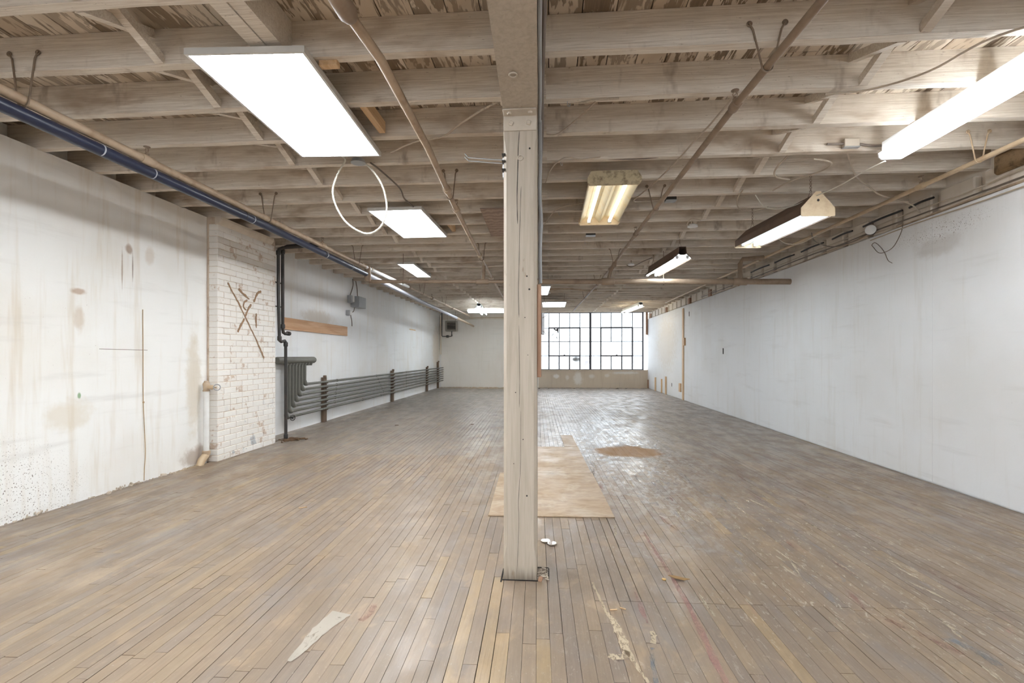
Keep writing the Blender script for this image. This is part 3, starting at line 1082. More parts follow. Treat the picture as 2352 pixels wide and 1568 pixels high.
# drying cracks as narrow dark checks let into the face
for pts, w in (([(-0.160, 2.395), (-0.166, 2.30), (-0.168, 2.2), (-0.172, 2.05), (-0.170, 1.9)], .004), ([(-0.150, 2.1), (-0.156, 1.95), (-0.160, 1.75), (-0.165, 1.55), (-0.162, 1.4)], .0025),
               ([(-0.163, 1.36), (-0.158, 1.1), (-0.160, 0.92)], .0018), ([(-0.152, 0.9), (-0.155, 0.6), (-0.165, 0.42), (-0.163, 0.3), (-0.172, 0.04)], .002)):
    P = spline([(a, 2.5505, b) for a, b in pts], 5)
    m = MB()
    n = len(P)
    for i, p in enumerate(P):
        ww = w * 0.55 * (0.25 if i in (0, n - 1) else R.uniform(.6, 1.1))
        m.v += [p + Vector((-ww, 0, 0)), p + Vector((ww, 0, 0)), p + Vector((ww, .004, 0)), p + Vector((-ww, .004, 0))]
    for i in range(n - 1):
        for k in range(4):
            k2 = (k + 1) % 4
            m.f.append((4 * i + k, 4 * i + k2, 4 * i + 4 + k2, 4 * i + 4 + k))
    m.f += [(3, 2, 1, 0), (4 * n - 4, 4 * n - 3, 4 * n - 2, 4 * n - 1)]
    m.build('crack', 'crack', post)
for a, b, r in ((-0.105, 2.30, .007), (-0.13, 1.40, .004), (-0.115, 1.2, .003), (-0.12, 0.45, .006), (-0.18, 1.0, .004), (-0.14, 0.75, .004), (-0.12, 1.62, .006), (-0.107, 1.55, .007), (-0.19, 0.62, .003)):
    MB().lathe((a, 2.549, b), (0, 1, 0), [(0, r * .75), (.002, r * .75)], 8).build('nail_hole', 'crack', post)
MB().torus((-0.155, 2.546, 2.25), (0, 1, 0.2), 0.013, 0.0025, 14, 6).build('ring_hook', 'iron_paint', post)
# reddish board with loose wires nailed to the side of the post
bd = thing('side_board', (-0.055, 2.64, 1.09), 'narrow reddish board nailed edge-on to the side of the post', 'board')
MB().cbox((-0.0555, 2.63, 1.33), (0.022, 0.10, 0.50), None, 0.002).build('board_body', 'brown_z', bd)
MB().cbox((-0.036, 2.62, 1.37), (0.016, 0.045, 0.12), None, 0.003).build('switch_plate', 'galv', bd)
MB().tube(spline([(-0.04, 2.60, 1.40), (-0.02, 2.59, 1.41), (-0.012, 2.59, 1.415)], 3), .0016, 6).build('loose_wire', 'cable_dark', bd)
MB().tube(spline([(-0.04, 2.60, 1.33), (-0.028, 2.59, 1.325), (-0.02, 2.59, 1.31)], 3), .0016, 6).build('loose_wire', 'cable_dark', bd)
# hook rod on the post
hk = thing('hook_rod', (-0.25, 2.6, 2.2), 'bright steel double hook rod sticking out sideways from the post', 'hook')
for dz in (0.0, -0.018):
    MB().tube([(-0.247, 2.6, 2.262 + dz), (-0.32, 2.6, 2.268 + dz), (-0.443, 2.6, 2.282 + dz), (-0.463, 2.6, 2.304 + dz)], .0028, 8).build('prong', 'bright_steel', hk, True)
MB().cbox((-0.2485, 2.6, 2.22), (0.007, 0.02, 0.11), None, .001).build('back_plate', 'bright_steel', hk)
for zz in (2.27, 2.235, 2.19):
    MB().cbox((-0.243, 2.56, zz), (0.02, 0.05, 0.004)).build('tie_wire', 'dark_box', hk)
# conduits on the far side of girder and post
for k, (dx, dz, r, mt) in enumerate(((0.012, 2.51, .009, 'galv'), (0.022, 2.545, .011, 'cable_dark'), (0.012, 2.585, .009, 'cable'), (0.014, 2.63, .010, 'cable_dark'))):
    pts = [(gx(y) + .09 + dx + R.uniform(-.003, .006), y, dz + R.uniform(-.008, .008)) for y in [0.4 + 0.5 * j for j in range(19)]]
    tag(MB().tube(spline(pts, 3), r, 8).build('girder_conduit', mt, None, True), ['galvanised conduit lowest along the side of the girder', 'dark cable second from the bottom along the girder side',
        'pale cable third from the bottom along the girder side', 'dark cable topmost along the girder side'][k], 'conduit', 'cables along the girder')
tag(MB().tube(spline([(-0.052, 2.70, 2.52), (-0.05, 2.69, 2.3), (-0.054, 2.69, 2.1), (-0.046, 2.69, 1.95), (-0.052, 2.69, 1.8), (-0.05, 2.68, 1.6)], 5), .010, 8).build('post_conduit', 'galv', None, True),
    'grey conduit running down the side of the timber post', 'conduit')


# ------------------------------------------------------------------ light fittings
def rz(a):
    return Matrix.Rotation(a, 3, 'Z')


def led_panel(c, w, l, rot, z, label, th=0.032, hung=False):
    t = thing('led_panel', (c[0], c[1], z), label, 'ceiling light', 'flat LED panels')
    Rm = rz(rot)
    b = 0.014
    C = Vector((c[0], c[1], 0))
    m = MB()
    for dx, dy, sx, sy in ((-w / 2 + b / 2, 0, b, l), (w / 2 - b / 2, 0, b, l), (0, -l / 2 + b / 2, w - 2 * b, b), (0, l / 2 - b / 2, w - 2 * b, b)):
        m.cbox(C + Rm @ Vector((dx, dy, 0)) + Vector((0, 0, z + th / 2)), (sx, sy, th), Rm)
    m.cbox(C + Vector((0, 0, z + th - .003)), (w - 2 * b, l - 2 * b, .006), Rm)
    m.build('frame', 'led_frame', t)
    MB().cbox(C + Vector((0, 0, z + .006)), (w - 2 * b, l - 2 * b, .004), Rm).build('diffuser', 'led', t)
    MB().cbox(C + Rm @ Vector((0.05, l / 2 - .1, 0)) + Vector((0, 0, z + th + .012)), (.2, .1, .022), Rm).build('driver_box', 'galv', t)
    if hung:
        for dx in (-w / 2 + .05, w / 2 - .05):
            for dy in (-l / 2 + .1, l / 2 - .1):
                p = C + Rm @ Vector((dx, dy, 0))
                MB().tube([(p.x, p.y, z + th), (p.x, p.y, ZJ + .01)], .0035, 6).build('hanging_wire', 'steel_rod', t)
    return t


led_panel((-1.543, 2.893), 0.61, 1.25, rad(2.6), 2.70, 'large bright LED panel nearest the camera under the joists')
led_panel((-1.592, 5.435), 0.58, 1.17, rad(-1.0), 2.70, 'bright LED panel behind the hanging cable loop')
led_panel((-2.395, 8.42), 0.28, 1.33, rad(1.6), 2.70, 'narrow LED panel beyond the cross pipe on the radiator side')
led_panel((-0.11, 9.75), 0.22, 1.30, rad(2.6), 2.50, 'narrow LED panel half hidden behind the central post', hung=True)
led_panel((0.12, 12.75), 0.62, 1.22, 0, 2.53, 'LED panel hung on wires in front of the steel window', hung=True)

for x, y, lab in ((-1.55, 0.32, 'first unseen LED panel added behind the camera on the radiator side'), (-1.55, -2.25, 'second unseen LED panel added behind the camera on the radiator side'),
                  (1.6, -0.9, 'first unseen LED panel added behind the camera on the long wall side'), (1.6, -3.5, 'second unseen LED panel added behind the camera on the long wall side')):
    led_panel((x, y), 0.60, 1.21, 0, 2.70, lab)  # unseen panels added to brighten the near end of the room

# wraparound LED bar
wrap = thing('wraparound_light', (2.473, 3.08, 2.62), 'long white wraparound LED bar on the joists over the long wall side', 'ceiling light')
m = MB()
prof = [(-0.088, .045), (-0.084, .016), (-0.066, 0.0), (0.066, 0.0), (0.084, .016), (0.088, .045)]
m.prism([(2.473 + a, 2.475, 2.62 + b) for a, b in prof], None, (0, 1.20, 0)).build('diffuser', 'led', wrap)
for y in (2.463, 3.675):
    MB().prism([(2.473 + a * 1.03, y, 2.62 - .001 + b) for a, b in prof], None, (0, .012, 0)).build('end_cap', 'white_plastic', wrap)
MB().box(2.41, 2.536, 2.47, 3.68, 2.666, 2.745).build('housing', 'white_plastic', wrap)

# ceiling-mounted two-tube fitting with old yellowed reflector
t = thing('fluorescent_fitting', (0.545, 4.7, 2.66), 'old yellowed two-tube fluorescent fitting fixed under the joists', 'ceiling light')
y0, y1 = 4.10, 5.33
MB().prism([(0.545 + a, y0, 2.66 + b) for a, b in [(-.215, .0), (-.16, .055), (-.045, .06), (-.035, .057), (-.15, .05), (-.206, -.002)]], None, (0, y1 - y0, 0)).build('reflector_wing', 'reflector_old', t)
MB().prism([(0.545 - a, y0, 2.66 + b) for a, b in [(-.215, .0), (-.16, .055), (-.045, .06), (-.035, .057), (-.15, .05), (-.206, -.002)][::-1]], None, (0, y1 - y0, 0)).build('reflector_wing', 'reflector_old', t)
MB().prism([(0.545 + a, y0, 2.66 + b) for a, b in [(-.05, .06), (0, -.005), (.05, .06)]], None, (0, y1 - y0, 0)).build('centre_channel', 'reflector_old', t)
for sx in (-.112, .112):
    MB().tube([(0.545 + sx, y0 + .01, 2.675), (0.545 + sx, y1 - .01, 2.675)], .017, 12).build('tube', 'tube_low', t, True)
for y, mt in ((y0 - .03, 'fixture_dirty'), (y1, 'fixture_cream')):
    MB().prism([(0.545 + a, y, 2.66 + b) for a, b in [(-.225, -.005), (-.205, -.028), (.205, -.028), (.225, -.005), (.225, .03), (.19, .088), (-.19, .088), (-.225, .03)]], None, (0, .03, 0)).build('end_plate', mt, t)
    for sx in (-.112, .112):
        MB().cbox((0.545 + sx, y + (.036 if y < 4.5 else -.006), 2.672), (.04, .012, .04), None, .003).build('lamp_holder', 'white_plastic', t)
MB().box(0.47, 0.62, y0, y1, 2.722, 2.748).build('spine', 'fixture_dirty', t)


def reflector_fitting(loc, l, rot, z, label, half=0.145, tall=0.19, cap='fixture_cream', hood='fixture_brown', tubes=('tube_dim', 'tube_mid'), hang=True, peaked=True):
    """hung industrial fitting: peaked hood open below, tubes under it, plates at the ends"""
    t = thing('hanging_fluorescent_light', (loc[0], loc[1], z), label, 'hanging light', 'hung fluorescent fittings')
    Rm = rz(rot)
    C = Vector((loc[0], loc[1], 0))

    def T(a, y, b):
        return C + Rm @ Vector((a, y, 0)) + Vector((0, 0, z + b))

    def ext(poly, ya, yb):
        m = MB()
        d = Rm @ Vector((0, yb - ya, 0))
        return m.prism([T(a, ya, b) for a, b in poly], None, d)

    k = tall / 0.19
    if peaked:
        outer = [(-half, 0), (-half, .065 * k), (-.018, .185 * k), (.018, .185 * k), (half, .065 * k), (half, 0)]
    else:
        outer = [(-half, 0), (-.055, .075 * k), (-.045, .16 * k), (.045, .16 * k), (.055, .075 * k), (half, 0)]
    # hood as thin sheet folded along its length: outer skin
    for i in range(5):
        a, b = outer[i], outer[i + 1]
        s = 0.004
        n2 = Vector((b[1] - a[1], -(b[0] - a[0]))).normalized() * s
        ext([a, b, (b[0] + n2.x, b[1] + n2.y), (a[0] + n2.x, a[1] + n2.y)], -l / 2, l / 2).build('hood_sheet', hood, t)
    if peaked:
        inner = [(-half + .008, .006), (-.052, .06), (-.03, .03), (.03, .03), (.052, .06), (half - .008, .006)]
    else:
        inner = [(-half + .008, .004), (-.05, .062), (-.03, .05), (.03, .05), (.05, .062), (half - .008, .004)]
    for i in range(5):
        a, b = inner[i], inner[i + 1]
        ext([a, b, (b[0], b[1] + .004), (a[0], a[1] + .004)], -l / 2 + .004, l / 2 - .004).build('reflector_sheet', 'reflector', t)
    for sx, mt in zip((-.068, .068), tubes):
        MB().tube([T(sx, -l / 2 + .03, .022), T(sx, l / 2 - .03, .022)], .017, 10).build('tube', mt, t, True)
        for e in (-1, 1):
            MB().cbox(T(sx, e * (l / 2 - .02), .024), (.036, .02, .045), Rm, .003).build('lamp_holder', 'white_plastic', t)
    if cap:
        pl = [(-half, -.004), (-half, .06 * k), (-.02, .2 * k), (.02, .2 * k), (half, .06 * k), (half, -.004), (half - .008, -.012), (-half + .008, -.012)]
        ext(pl, -l / 2 - .007, -l / 2 - .001).build('end_plate', cap, t)
        ext([(a, min(b, .065 * k)) for a, b in pl], l / 2 + .001, l / 2 + .006).build('end_plate', cap, t)
        MB().lathe(T(0, -l / 2 - .009, .125 * k), Rm @ Vector((0, 1, 0)), [(0, .011), (.002, .011)], 12).build('knockout_hole', 'crack', t)
    if hang:
        top = ZJ + .06
        for e in (-.42, .42):
            m = MB()
            p = T(0, e * l, .185 * k)
            m.tube([p + Vector((-.025, 0, -.01)), p + Vector((0, 0, .06)), p + Vector((.025, 0, -.01))], .0022, 6)
            q = Vector((p.x, p.y, top))
            zz = p.z + .05
            i = 0
            while zz < q.z:
                m.torus((p.x, p.y, zz), (1, 0, 0) if i % 2 else (0, 1, 0), .009, .0022, 8, 5)
                zz += .016
                i += 1
            m.build('hanging_chain', 'steel_rod', t)
    return t


reflector_fitting((2.238, 4.885), 1.21, rad(4.4), 2.395, 'hanging two-tube light with brown hood and cream end plate over the long wall side')
reflector_fitting((1.70, 7.20), 1.45, rad(4.2), 2.47, 'hanging white strip light just in front of the cross pipe', half=0.125, cap=None, hood='fixture_brown', tubes=('tube_cool', 'tube_cool'), peaked=False)
reflector_fitting((2.52, 14.95), 2.1, rad(4.5), 2.58, 'warm hanging strip light beside the steel window', half=0.10, tall=.15, cap=None, hood='reflector', tubes=('tube_warm', 'tube_warm'), peaked=False)
reflector_fitting((-2.03, 14.3), 2.4, rad(4.0), 2.50, 'hanging strip light in front of the white partition', half=0.10, tall=.15, cap=None, hood='reflector', tubes=('tube_cool', 'tube_cool'), peaked=False)
# crosswise fitting with two bare tubes near the partition
t = thing('bare_tube_light', (-2.1, 15.9, 2.62), 'crosswise pair of bare fluorescent tubes near the white partition', 'ceiling light')
MB().box(-2.74, -1.46, 15.86, 15.96, 2.70, 2.745).build('batten', 'reflector', t)
for yy, zz in ((15.80, 2.67), (16.02, 2.64)):
    MB().tube([(-2.72, yy, zz), (-1.5, yy, zz)], .019, 10).build('tube', 'tube_mid', t, True)
    for xx in (-2.73, -1.49):
        MB().cbox((xx, (yy + 15.91) / 2, zz + .02), (.02, abs(yy - 15.91) + .03, .06), None, .003).build('lamp_holder', 'white_plastic', t)

# pine blocks that carry the nearest panel
for a, lab in (((-1.16, 2.45, 2.735, .10, .04, .03), 'small fresh pine block at the near edge of the large LED panel'),
               ((-1.165, 3.09, 2.79, .045, .36, .08), 'fresh pine block beside the large LED panel between two joists'),
               ((-1.21, 5.83, 2.80, .045, .34, .07), 'pine block beside the LED panel behind the cable loop')):
    tag(MB().cbox(a[:3], a[3:], None, .003).build('pine_block', 'pine'), lab, 'wood block', 'pine blocks at the LED panels')
tag(MB().cbox((-0.53, 5.59, 2.742), (0.42, 1.16, 0.012), rz(rad(1)), .001).build('plywood_sheet', 'ply_figured'), 'figured plywood sheet nailed under the joists beside the post', 'plywood sheet')


# ------------------------------------------------------------------ pipes
def coupling(p, d, r, l, mat, parent, name='coupling'):
    d = Vector(d).normalized()
    p = Vector(p)
    return MB().lathe(p - d * l / 2, d, [(0, r * .92), (.006, r), (l - .006, r), (l, r * .92)], 14).build(name, mat, parent, True)


def sprinkler(p, parent, mat='pipe_brown', up=1):
    p = Vector(p)
    m = MB()
    u = Vector((0, 0, up))
    m.lathe(p, u, [(0, .014), (.018, .014), (.02, .009), (.03, .009)], 10)
    for s in (-1, 1):
        m.tube([p + u * .028 + Vector((s * .008, 0, 0)), p + u * .045 + Vector((s * .013, 0, 0)), p + u * .062 + Vector((s * .004, 0, 0))], .0025, 6)
    m.lathe(p + u * .062, u, [(0, .004), (.003, .022), (.006, .022), (.007, .004)], 12)
    return m.build('sprinkler_head', mat, parent, True)


def hanger(x, y, zp, rp, half, ztop, label, mat='steel_rod'):
    """U rod: two eyes screwed to a joist face, loop under the pipe"""
    pts = [(x - half, y, ztop), (x - half * .8, y, ztop - .03)]
    pts += [(x - rp - .004, y, zp + .005)]
    for k in range(7):
        a = math.pi + math.pi * k / 6
        pts.append((x + math.cos(a) * (rp + .004), y, zp + math.sin(a) * (rp + .004)))
    pts += [(x + rp + .004, y, zp + .005), (x + half * .8, y, ztop - .03), (x + half, y, ztop)]
    m = MB()
    m.tube(pts, .0048, 8)
    for s in (-1, 1):
        m.torus((x + s * half, y, ztop), (0, 1, 0), .011, .004, 12, 6)
        m.lathe((x + s * half, y - .004, ztop), (0, 1, 0), [(0, .006), (.03, .005)], 8)
    return tag(m.build('pipe_hanger', mat, None, True), label, 'pipe hanger', 'rod pipe hangers')


# upper tan sprinkler main and navy-wrapped pipe below it on the radiator side
XM = -2.86
sp = thing('sprinkler_pipe', (XM, 2.0, 2.59), 'tan sprinkler pipe running above the navy pipe along the radiator side', 'pipe', 'sprinkler pipes')
MB().tube([(XM, 0.6, 2.592), (XM, 7.25, 2.575)], .029, 16).build('pipe_run', 'pipe_tan', sp, True)
MB().tube([(XM, 7.25, 2.575), (XM, 9.6, 2.585)], .029, 16).build('pipe_run', 'pipe_white_and_lit', sp, True)  # lamplight on this stretch is painted in as a white pipe colour
MB().tube([(XM, 9.6, 2.585), (XM, 16.9, 2.60)], .026, 14).build('pipe_run', 'pipe_tan', sp, True)
for y in (3.2, 5.85, 9.6, 11.5, 14.0):
    coupling((XM, y, 2.585), (0, 1, 0), .037, .11, 'pipe_tan' if y < 9 else 'pipe_brown', sp)
    if y < 12:
        sprinkler((XM, y, 2.615), sp)
for k, y in enumerate((4.6, 7.1, 7.5)):
    coupling((XM, y, 2.582), (0, 1, 0), .033, .05, 'pipe_tan', sp)
nv = thing('wrapped_pipe', (XM, 2.0, 2.5), 'navy blue wrapped pipe turning grey further back, under the tan pipe', 'pipe')
MB().tube([(XM - .01, 0.6, 2.515), (XM - .01, 4.6, 2.512), (XM - .01, 7.3, 2.472)], .038, 18).build('navy_section', 'pipe_blue', nv, True)
MB().tube([(XM - .01, 7.3, 2.472), (XM, 10.3, 2.40), (XM, 14.6, 2.345)], .038, 18).build('grey_section', 'pipe_grey', nv, True)
MB().tube([(XM, 14.6, 2.345), (XM + .02, 17.78, 2.285)], .036, 16).build('end_section', 'pipe_tan', nv, True)
for y, z, mt in ((2.85, 2.5145, 'pipe_grey'), (3.25, 2.514, 'pipe_grey'), (4.3, 2.514, 'black_iron'), (4.42, 2.513, 'pipe_grey'), (5.9, 2.494, 'black_iron'), (5.96, 2.493, 'pipe_white_and_lit'), (6.75, 2.481, 'pipe_white_and_lit'),
                 (8.6, 2.442, 'pipe_white_and_lit'), (9.6, 2.418, 'black_iron'), (11.5, 2.384, 'pipe_white_and_lit'), (13.4, 2.36, 'black_iron'), (13.9, 2.354, 'black_iron')):
    MB().lathe((XM - .008, y, z), (0, 1, 0), [(0, .0392), (.008, .0392)], 18).build('band', mt, nv, True)

# sprinkler branches either side of the post
def branch(name_pts, r, mat, label, coup, heads, cmat):
    o = thing('sprinkler_pipe', name_pts[0], label, 'pipe', 'sprinkler pipes')
    MB().tube(name_pts, r, 14).build('pipe_run', mat, o, True)

    def at(y):
        for a, b in zip(name_pts, name_pts[1:]):
            if a[1] <= y <= b[1]:
                k = (y - a[1]) / (b[1] - a[1])
                return Vector(a).lerp(Vector(b), k)
        return Vector(name_pts[-1])
    for y in coup:
        coupling(at(y), (0, 1, 0), r * 1.45, .075, cmat, o)
    for y in heads:
        sprinkler(at(y) + Vector((0, 0, r)), o)
    return o, at


lb, lat = branch([(-0.835, 1.93, 2.62), (-0.81, 2.24, 2.62), (-0.83, 3.2, 2.62), (-0.90, 4.5, 2.615), (-0.96, 6.1, 2.61), (-1.05, 8.8, 2.605), (-1.22, 14.5, 2.60)], .024, 'pipe_tan',
                 'tan sprinkler pipe passing beside the large LED panel towards the post', (4.05, 4.6, 6.7, 8.6, 11.5), (4.6,), 'pipe_tan')
MB().lathe((-0.838, 1.80, 2.62), (0.02, 1, 0), [(0, .03), (.02, .04), (.13, .042), (.16, .03)], 16).build('elbow_fitting', 'pipe_brown', lb, True)
MB().tube([(-0.838, 1.84, 2.62), (-0.838, 1.84, 2.93)], .026, 12).build('drop_pipe', 'pipe_brown', lb, True)
rb, rat = branch([(1.10, 1.3, 2.62), (1.09, 2.0, 2.62), (1.055, 2.8, 2.62), (1.015, 5.4, 2.62), (1.0, 8.1, 2.62), (0.965, 9.6, 2.62), (0.755, 15.7, 2.62)], .020, 'pipe_brown',
                 'brown sprinkler pipe crossing the joists between the two hanging lights', (2.82, 5.75, 8.05), (2.82, 5.75), 'pipe_brown')
rw, wat = branch([(3.2, 1.6, 2.652), (3.2, 4.4, 2.656), (3.2, 8.3, 2.65), (3.2, 13.5, 2.65)], .019, 'pipe_orange',
                 'ochre sprinkler pipe running close along the long white wall', (4.4, 7.6), (4.4,), 'pipe_orange')

# cross main hung under everything
cm = thing('cross_main_pipe', (0, 7.4, 2.3), 'thick brown main pipe crossing the whole room under the joists', 'pipe')
MB().tube([(-2.85, 7.4, 2.364), (-0.6, 7.4, 2.338)], .028, 16).build('pipe_run', 'pipe_brown', cm, True)
MB().tube([(-0.6, 7.4, 2.338), (3.60, 7.4, 2.287)], .042, 18).build('pipe_run', 'pipe_brown', cm, True)
MB().lathe((0.79, 7.4, 2.321), (1, 0, -.012), [(0, .05), (.01, .056), (.19, .056), (.2, .05)], 16).build('tee_fitting', 'pipe_brown', cm, True)
MB().tube([(0.89, 7.4, 2.33), (0.93, 7.4, 2.48), (1.0, 7.42, 2.60)], .026, 14).build('riser', 'pipe_brown', cm, True)
coupling((0.985, 7.41, 2.575), (0.2, 0, 1), .036, .07, 'pipe_brown', cm, 'elbow_fitting')
MB().lathe((2.74, 7.4, 2.298), (1, 0, -.012), [(0, .05), (.01, .056), (.19, .056), (.2, .05)], 16).build('tee_fitting', 'pipe_brown', cm, True)
MB().tube([(2.84, 7.4, 2.30), (2.84, 7.4, 2.56), (2.88, 7.4, 2.63), (3.18, 7.4, 2.65)], .034, 14).build('riser', 'pipe_brown', cm, True)
MB().lathe((-1.14, 7.4, 2.344), (1, 0, -.012), [(0, .036), (.01, .043), (.19, .043), (.2, .036)], 16).build('tee_fitting', 'pipe_brown', cm, True)
MB().tube([(-1.03, 7.4, 2.34), (-1.02, 7.4, 2.6)], .03, 14).build('riser', 'pipe_brown', cm, True)
MB().lathe((-2.86, 7.36, 2.36), (0, 0, 1), [(0, .04), (.02, .05), (.06, .052), (.2, .045), (.24, .036)], 16).build('tee_fitting', 'pipe_brown', cm, True)
for x in (-2.3, 1.72):
    MB().tube([(x, 7.4, 2.36 - (.0 if x < 0 else .04)), (x, 7.4, ZJ + .05)], .005, 8).build('hanger_rod', 'steel_rod', cm)
    MB().torus((x, 7.4, 2.356 if x < 0 else 2.308), (1, 0, 0), .035 if x < 0 else .048, .005, 18, 6).build('hanger_ring', 'steel_rod', cm, True)

JF = [y - 0.034 for y in JY]          # joist front faces


def jf(y, right=False):
    ys = [v + (0.0545 if right else 0) for v in JF]
    return min(ys, key=lambda v: abs(v - y))


for y, lab in ((2.40, 'rod hanger of the tan and navy pipes nearest the camera'), (4.9, 'rod hanger of the tan pipe above the brick pier'), (7.15, 'rod hanger of the tan pipe beside the grey electrical box'),
               (10.6, 'rod hanger of the tan pipe beyond the cross main'), (12.9, 'rod hanger of the tan pipe nearest the unit heater')):
    hanger(XM + .0, jf(y), 2.585, .030, .085, 2.845, lab)
for y, lab in ((4.05, 'rod hanger of the tan pipe next to the hanging cable loop'), (6.8, 'rod hanger of the tan pipe just before the cross main')):
    p = lat(jf(y))
    hanger(p.x, jf(y), p.z, .025, .06, 2.845, lab)
for y, lab in ((2.48, 'rod hanger of the brown sprinkler pipe nearest the camera'), (4.75, 'rod hanger of the brown sprinkler pipe beside the old yellowed fitting'), (7.25, 'rod hanger of the brown sprinkler pipe above the cross main'),
               (9.6, 'rod hanger of the brown sprinkler pipe beyond the cross main'), (11.8, 'rod hanger of the brown sprinkler pipe nearest the steel window')):
    p = rat(jf(y, True))
    hanger(p.x, jf(y, True), p.z, .022, .085, 2.835, lab)
for y, lab in ((3.9, 'rod hanger of the ochre pipe by the long white wall'),):
    p = wat(jf(y, True))
    hanger(p.x - .02, jf(y, True), p.z, .022, .075, 2.86, lab, 'pipe_orange')

# ------------------------------------------------------------------ radiator and risers
rd = thing('pipe_radiator', (-3.96, 6.9, 0), 'grey wall radiator of seven long pipes hung from a short header', 'radiator')
XRd = -3.955
MB().lathe((XRd, 6.66, 1.118), (0, 1, 0), [(0, .02), (.012, .046), (.03, .054), (1.10, .054), (1.125, .046), (1.14, .02)], 20).build('header', 'radiator', rd, True)
for i in range(9):
    yv = 6.93 + .092 * i
    MB().lathe((XRd, yv, 1.075), (0, 0, -1), [(0, .034), (.02, .034), (.028, .026), (.045, .026)], 12).build('nipple', 'radiator', rd, True)
for i in range(7):
    z = 0.256 + .0787 * i
    yv = 6.93 + .092 * i
    MB().tube([(XRd, yv, 1.06), (XRd, yv, z + .05)], .023, 14).build('column', 'radiator', rd, True)
    el = [(XRd, yv, z + .06)] + [(XRd, yv + .045 - .045 * math.cos(a), z + .045 - .045 * math.sin(a)) for a in (0, .4, .8, 1.2, 1.57)] + [(XRd, yv + .07, z)]
    MB().tube(el, [.027, .03, .032, .034, .034, .031, .028], 14).build('elbow', 'radiator', rd, True)
    MB().tube([(XRd, yv + .06, z), (XRd, 17.6, z)], .0195, 14).build('run', 'radiator', rd, True)
    for yc in ((8.55 + .02 * i, 11.25 - .09 * i, 13.0) if i else (8.1, 9.9, 11.0)):
        coupling((XRd, yc, z), (0, 1, 0), .0245, .035, 'radiator', rd)
vw = thing('valve_wheel', (-3.90, 6.97, 0.25), '', None)
del vw['label']
vw.parent = rd
vw.location = Vector((-3.90, 6.97, 0.25)) - Vector((-3.96, 6.9, 0))
WL[vw.name] = Vector((-3.90, 6.97, 0.25))
MB().torus((-3.875, 6.97, .25), (1, -.4, 0), .042, .006, 18, 6).build('rim', 'black_iron', vw, True)
for k in range(4):
    a = k * math.pi / 4
    d = Vector((.37, .93, 0)) * math.cos(a) * .042 + Vector((0, 0, 1)) * math.sin(a) * .042
    MB().tube([Vector((-3.875, 6.97, .25)) - d, Vector((-3.875, 6.97, .25)) + d], .004, 6).build('spoke', 'black_iron', vw)
MB().tube([(-3.955, 6.99, .25), (-3.87, 6.965, .25)], .012, 8).build('stem', 'black_iron', vw)
for i, y in enumerate((8.30, 12.05, 15.55, 17.1)):
    t = thing('radiator_stanchion', (-4.0, y, 0), ['weathered timber stanchion holding the radiator pipes nearest the header', 'second radiator stanchion from the header', 'third radiator stanchion from the header', 'tall radiator stanchion at the far corner'][i], 'pipe support', 'radiator stanchions')
    h_ = .80 if i < 3 else .95
    MB().cbox((-4.03, y, h_ / 2), (.06, .10, h_), None, .004).build('upright', 'stanchion', t)
    for k in range(7):
        z = .256 + .0787 * k
        MB().cbox((-3.985, y, z - .03), (.035, .07, .018), None, .003).build('pipe_rest', 'stanchion', t)
    MB().cbox((-4.0, y - .03, h_ + .012), (.055, .04, .05), None, .008).build('pipe_hook', 'stanchion', t)

r1 = thing('steam_riser', (-3.72, 6.3, 0), 'black iron riser hugging the edge of the brick pier and stepping down to the floor', 'pipe', 'black iron risers')
MB().tube([(-3.05, 6.16, 2.66), (-3.62, 6.26, 2.66), (-3.69, 6.285, 2.645), (-3.705, 6.295, 2.60), (-3.715, 6.315, 2.0), (-3.72, 6.35, 1.40)], .021, 12).build('upper_pipe', 'black_iron', r1, True)
MB().tube([(-3.72, 6.35, 1.45), (-3.72, 6.355, 1.40), (-3.72, 6.39, 1.385), (-3.72, 6.48, 1.40), (-3.72, 6.505, 1.38), (-3.72, 6.51, 0.0)], .021, 12).build('lower_pipe', 'black_iron', r1, True)
for p, d in (((-3.705, 6.295, 2.60), (0, 0, 1)), ((-3.72, 6.35, 1.43), (0, 0, 1)), ((-3.72, 6.507, 1.35), (0, 0, 1)), ((-3.72, 6.51, .05), (0, 0, 1))):
    coupling(p, d, .029, .06, 'black_iron', r1)
r2 = thing('steam_riser', (-3.72, 6.43, 1.5), 'second black iron riser ending in an elbow beside the orange board', 'pipe', 'black iron risers')
MB().tube([(-3.05, 6.26, 2.71), (-3.62, 6.38, 2.71), (-3.70, 6.405, 2.69), (-3.71, 6.41, 2.62), (-3.72, 6.43, 1.56), (-3.72, 6.445, 1.515), (-3.72, 6.49, 1.50), (-3.72, 6.58, 1.508)], .022, 12).build('pipe_run', 'black_iron', r2, True)
for p, d in (((-3.71, 6.41, 2.64), (0, 0, 1)), ((-3.72, 6.43, 1.60), (0, 0, 1)), ((-3.72, 6.575, 1.507), (0, 1, 0))):
    coupling(p, d, .031, .06, 'black_iron', r2)
for z in (2.2, 1.87):
    MB().cbox((-3.745, 6.33, z), (.02, .20, .016), None, .003).build('pipe_clip', 'black_iron', r2)

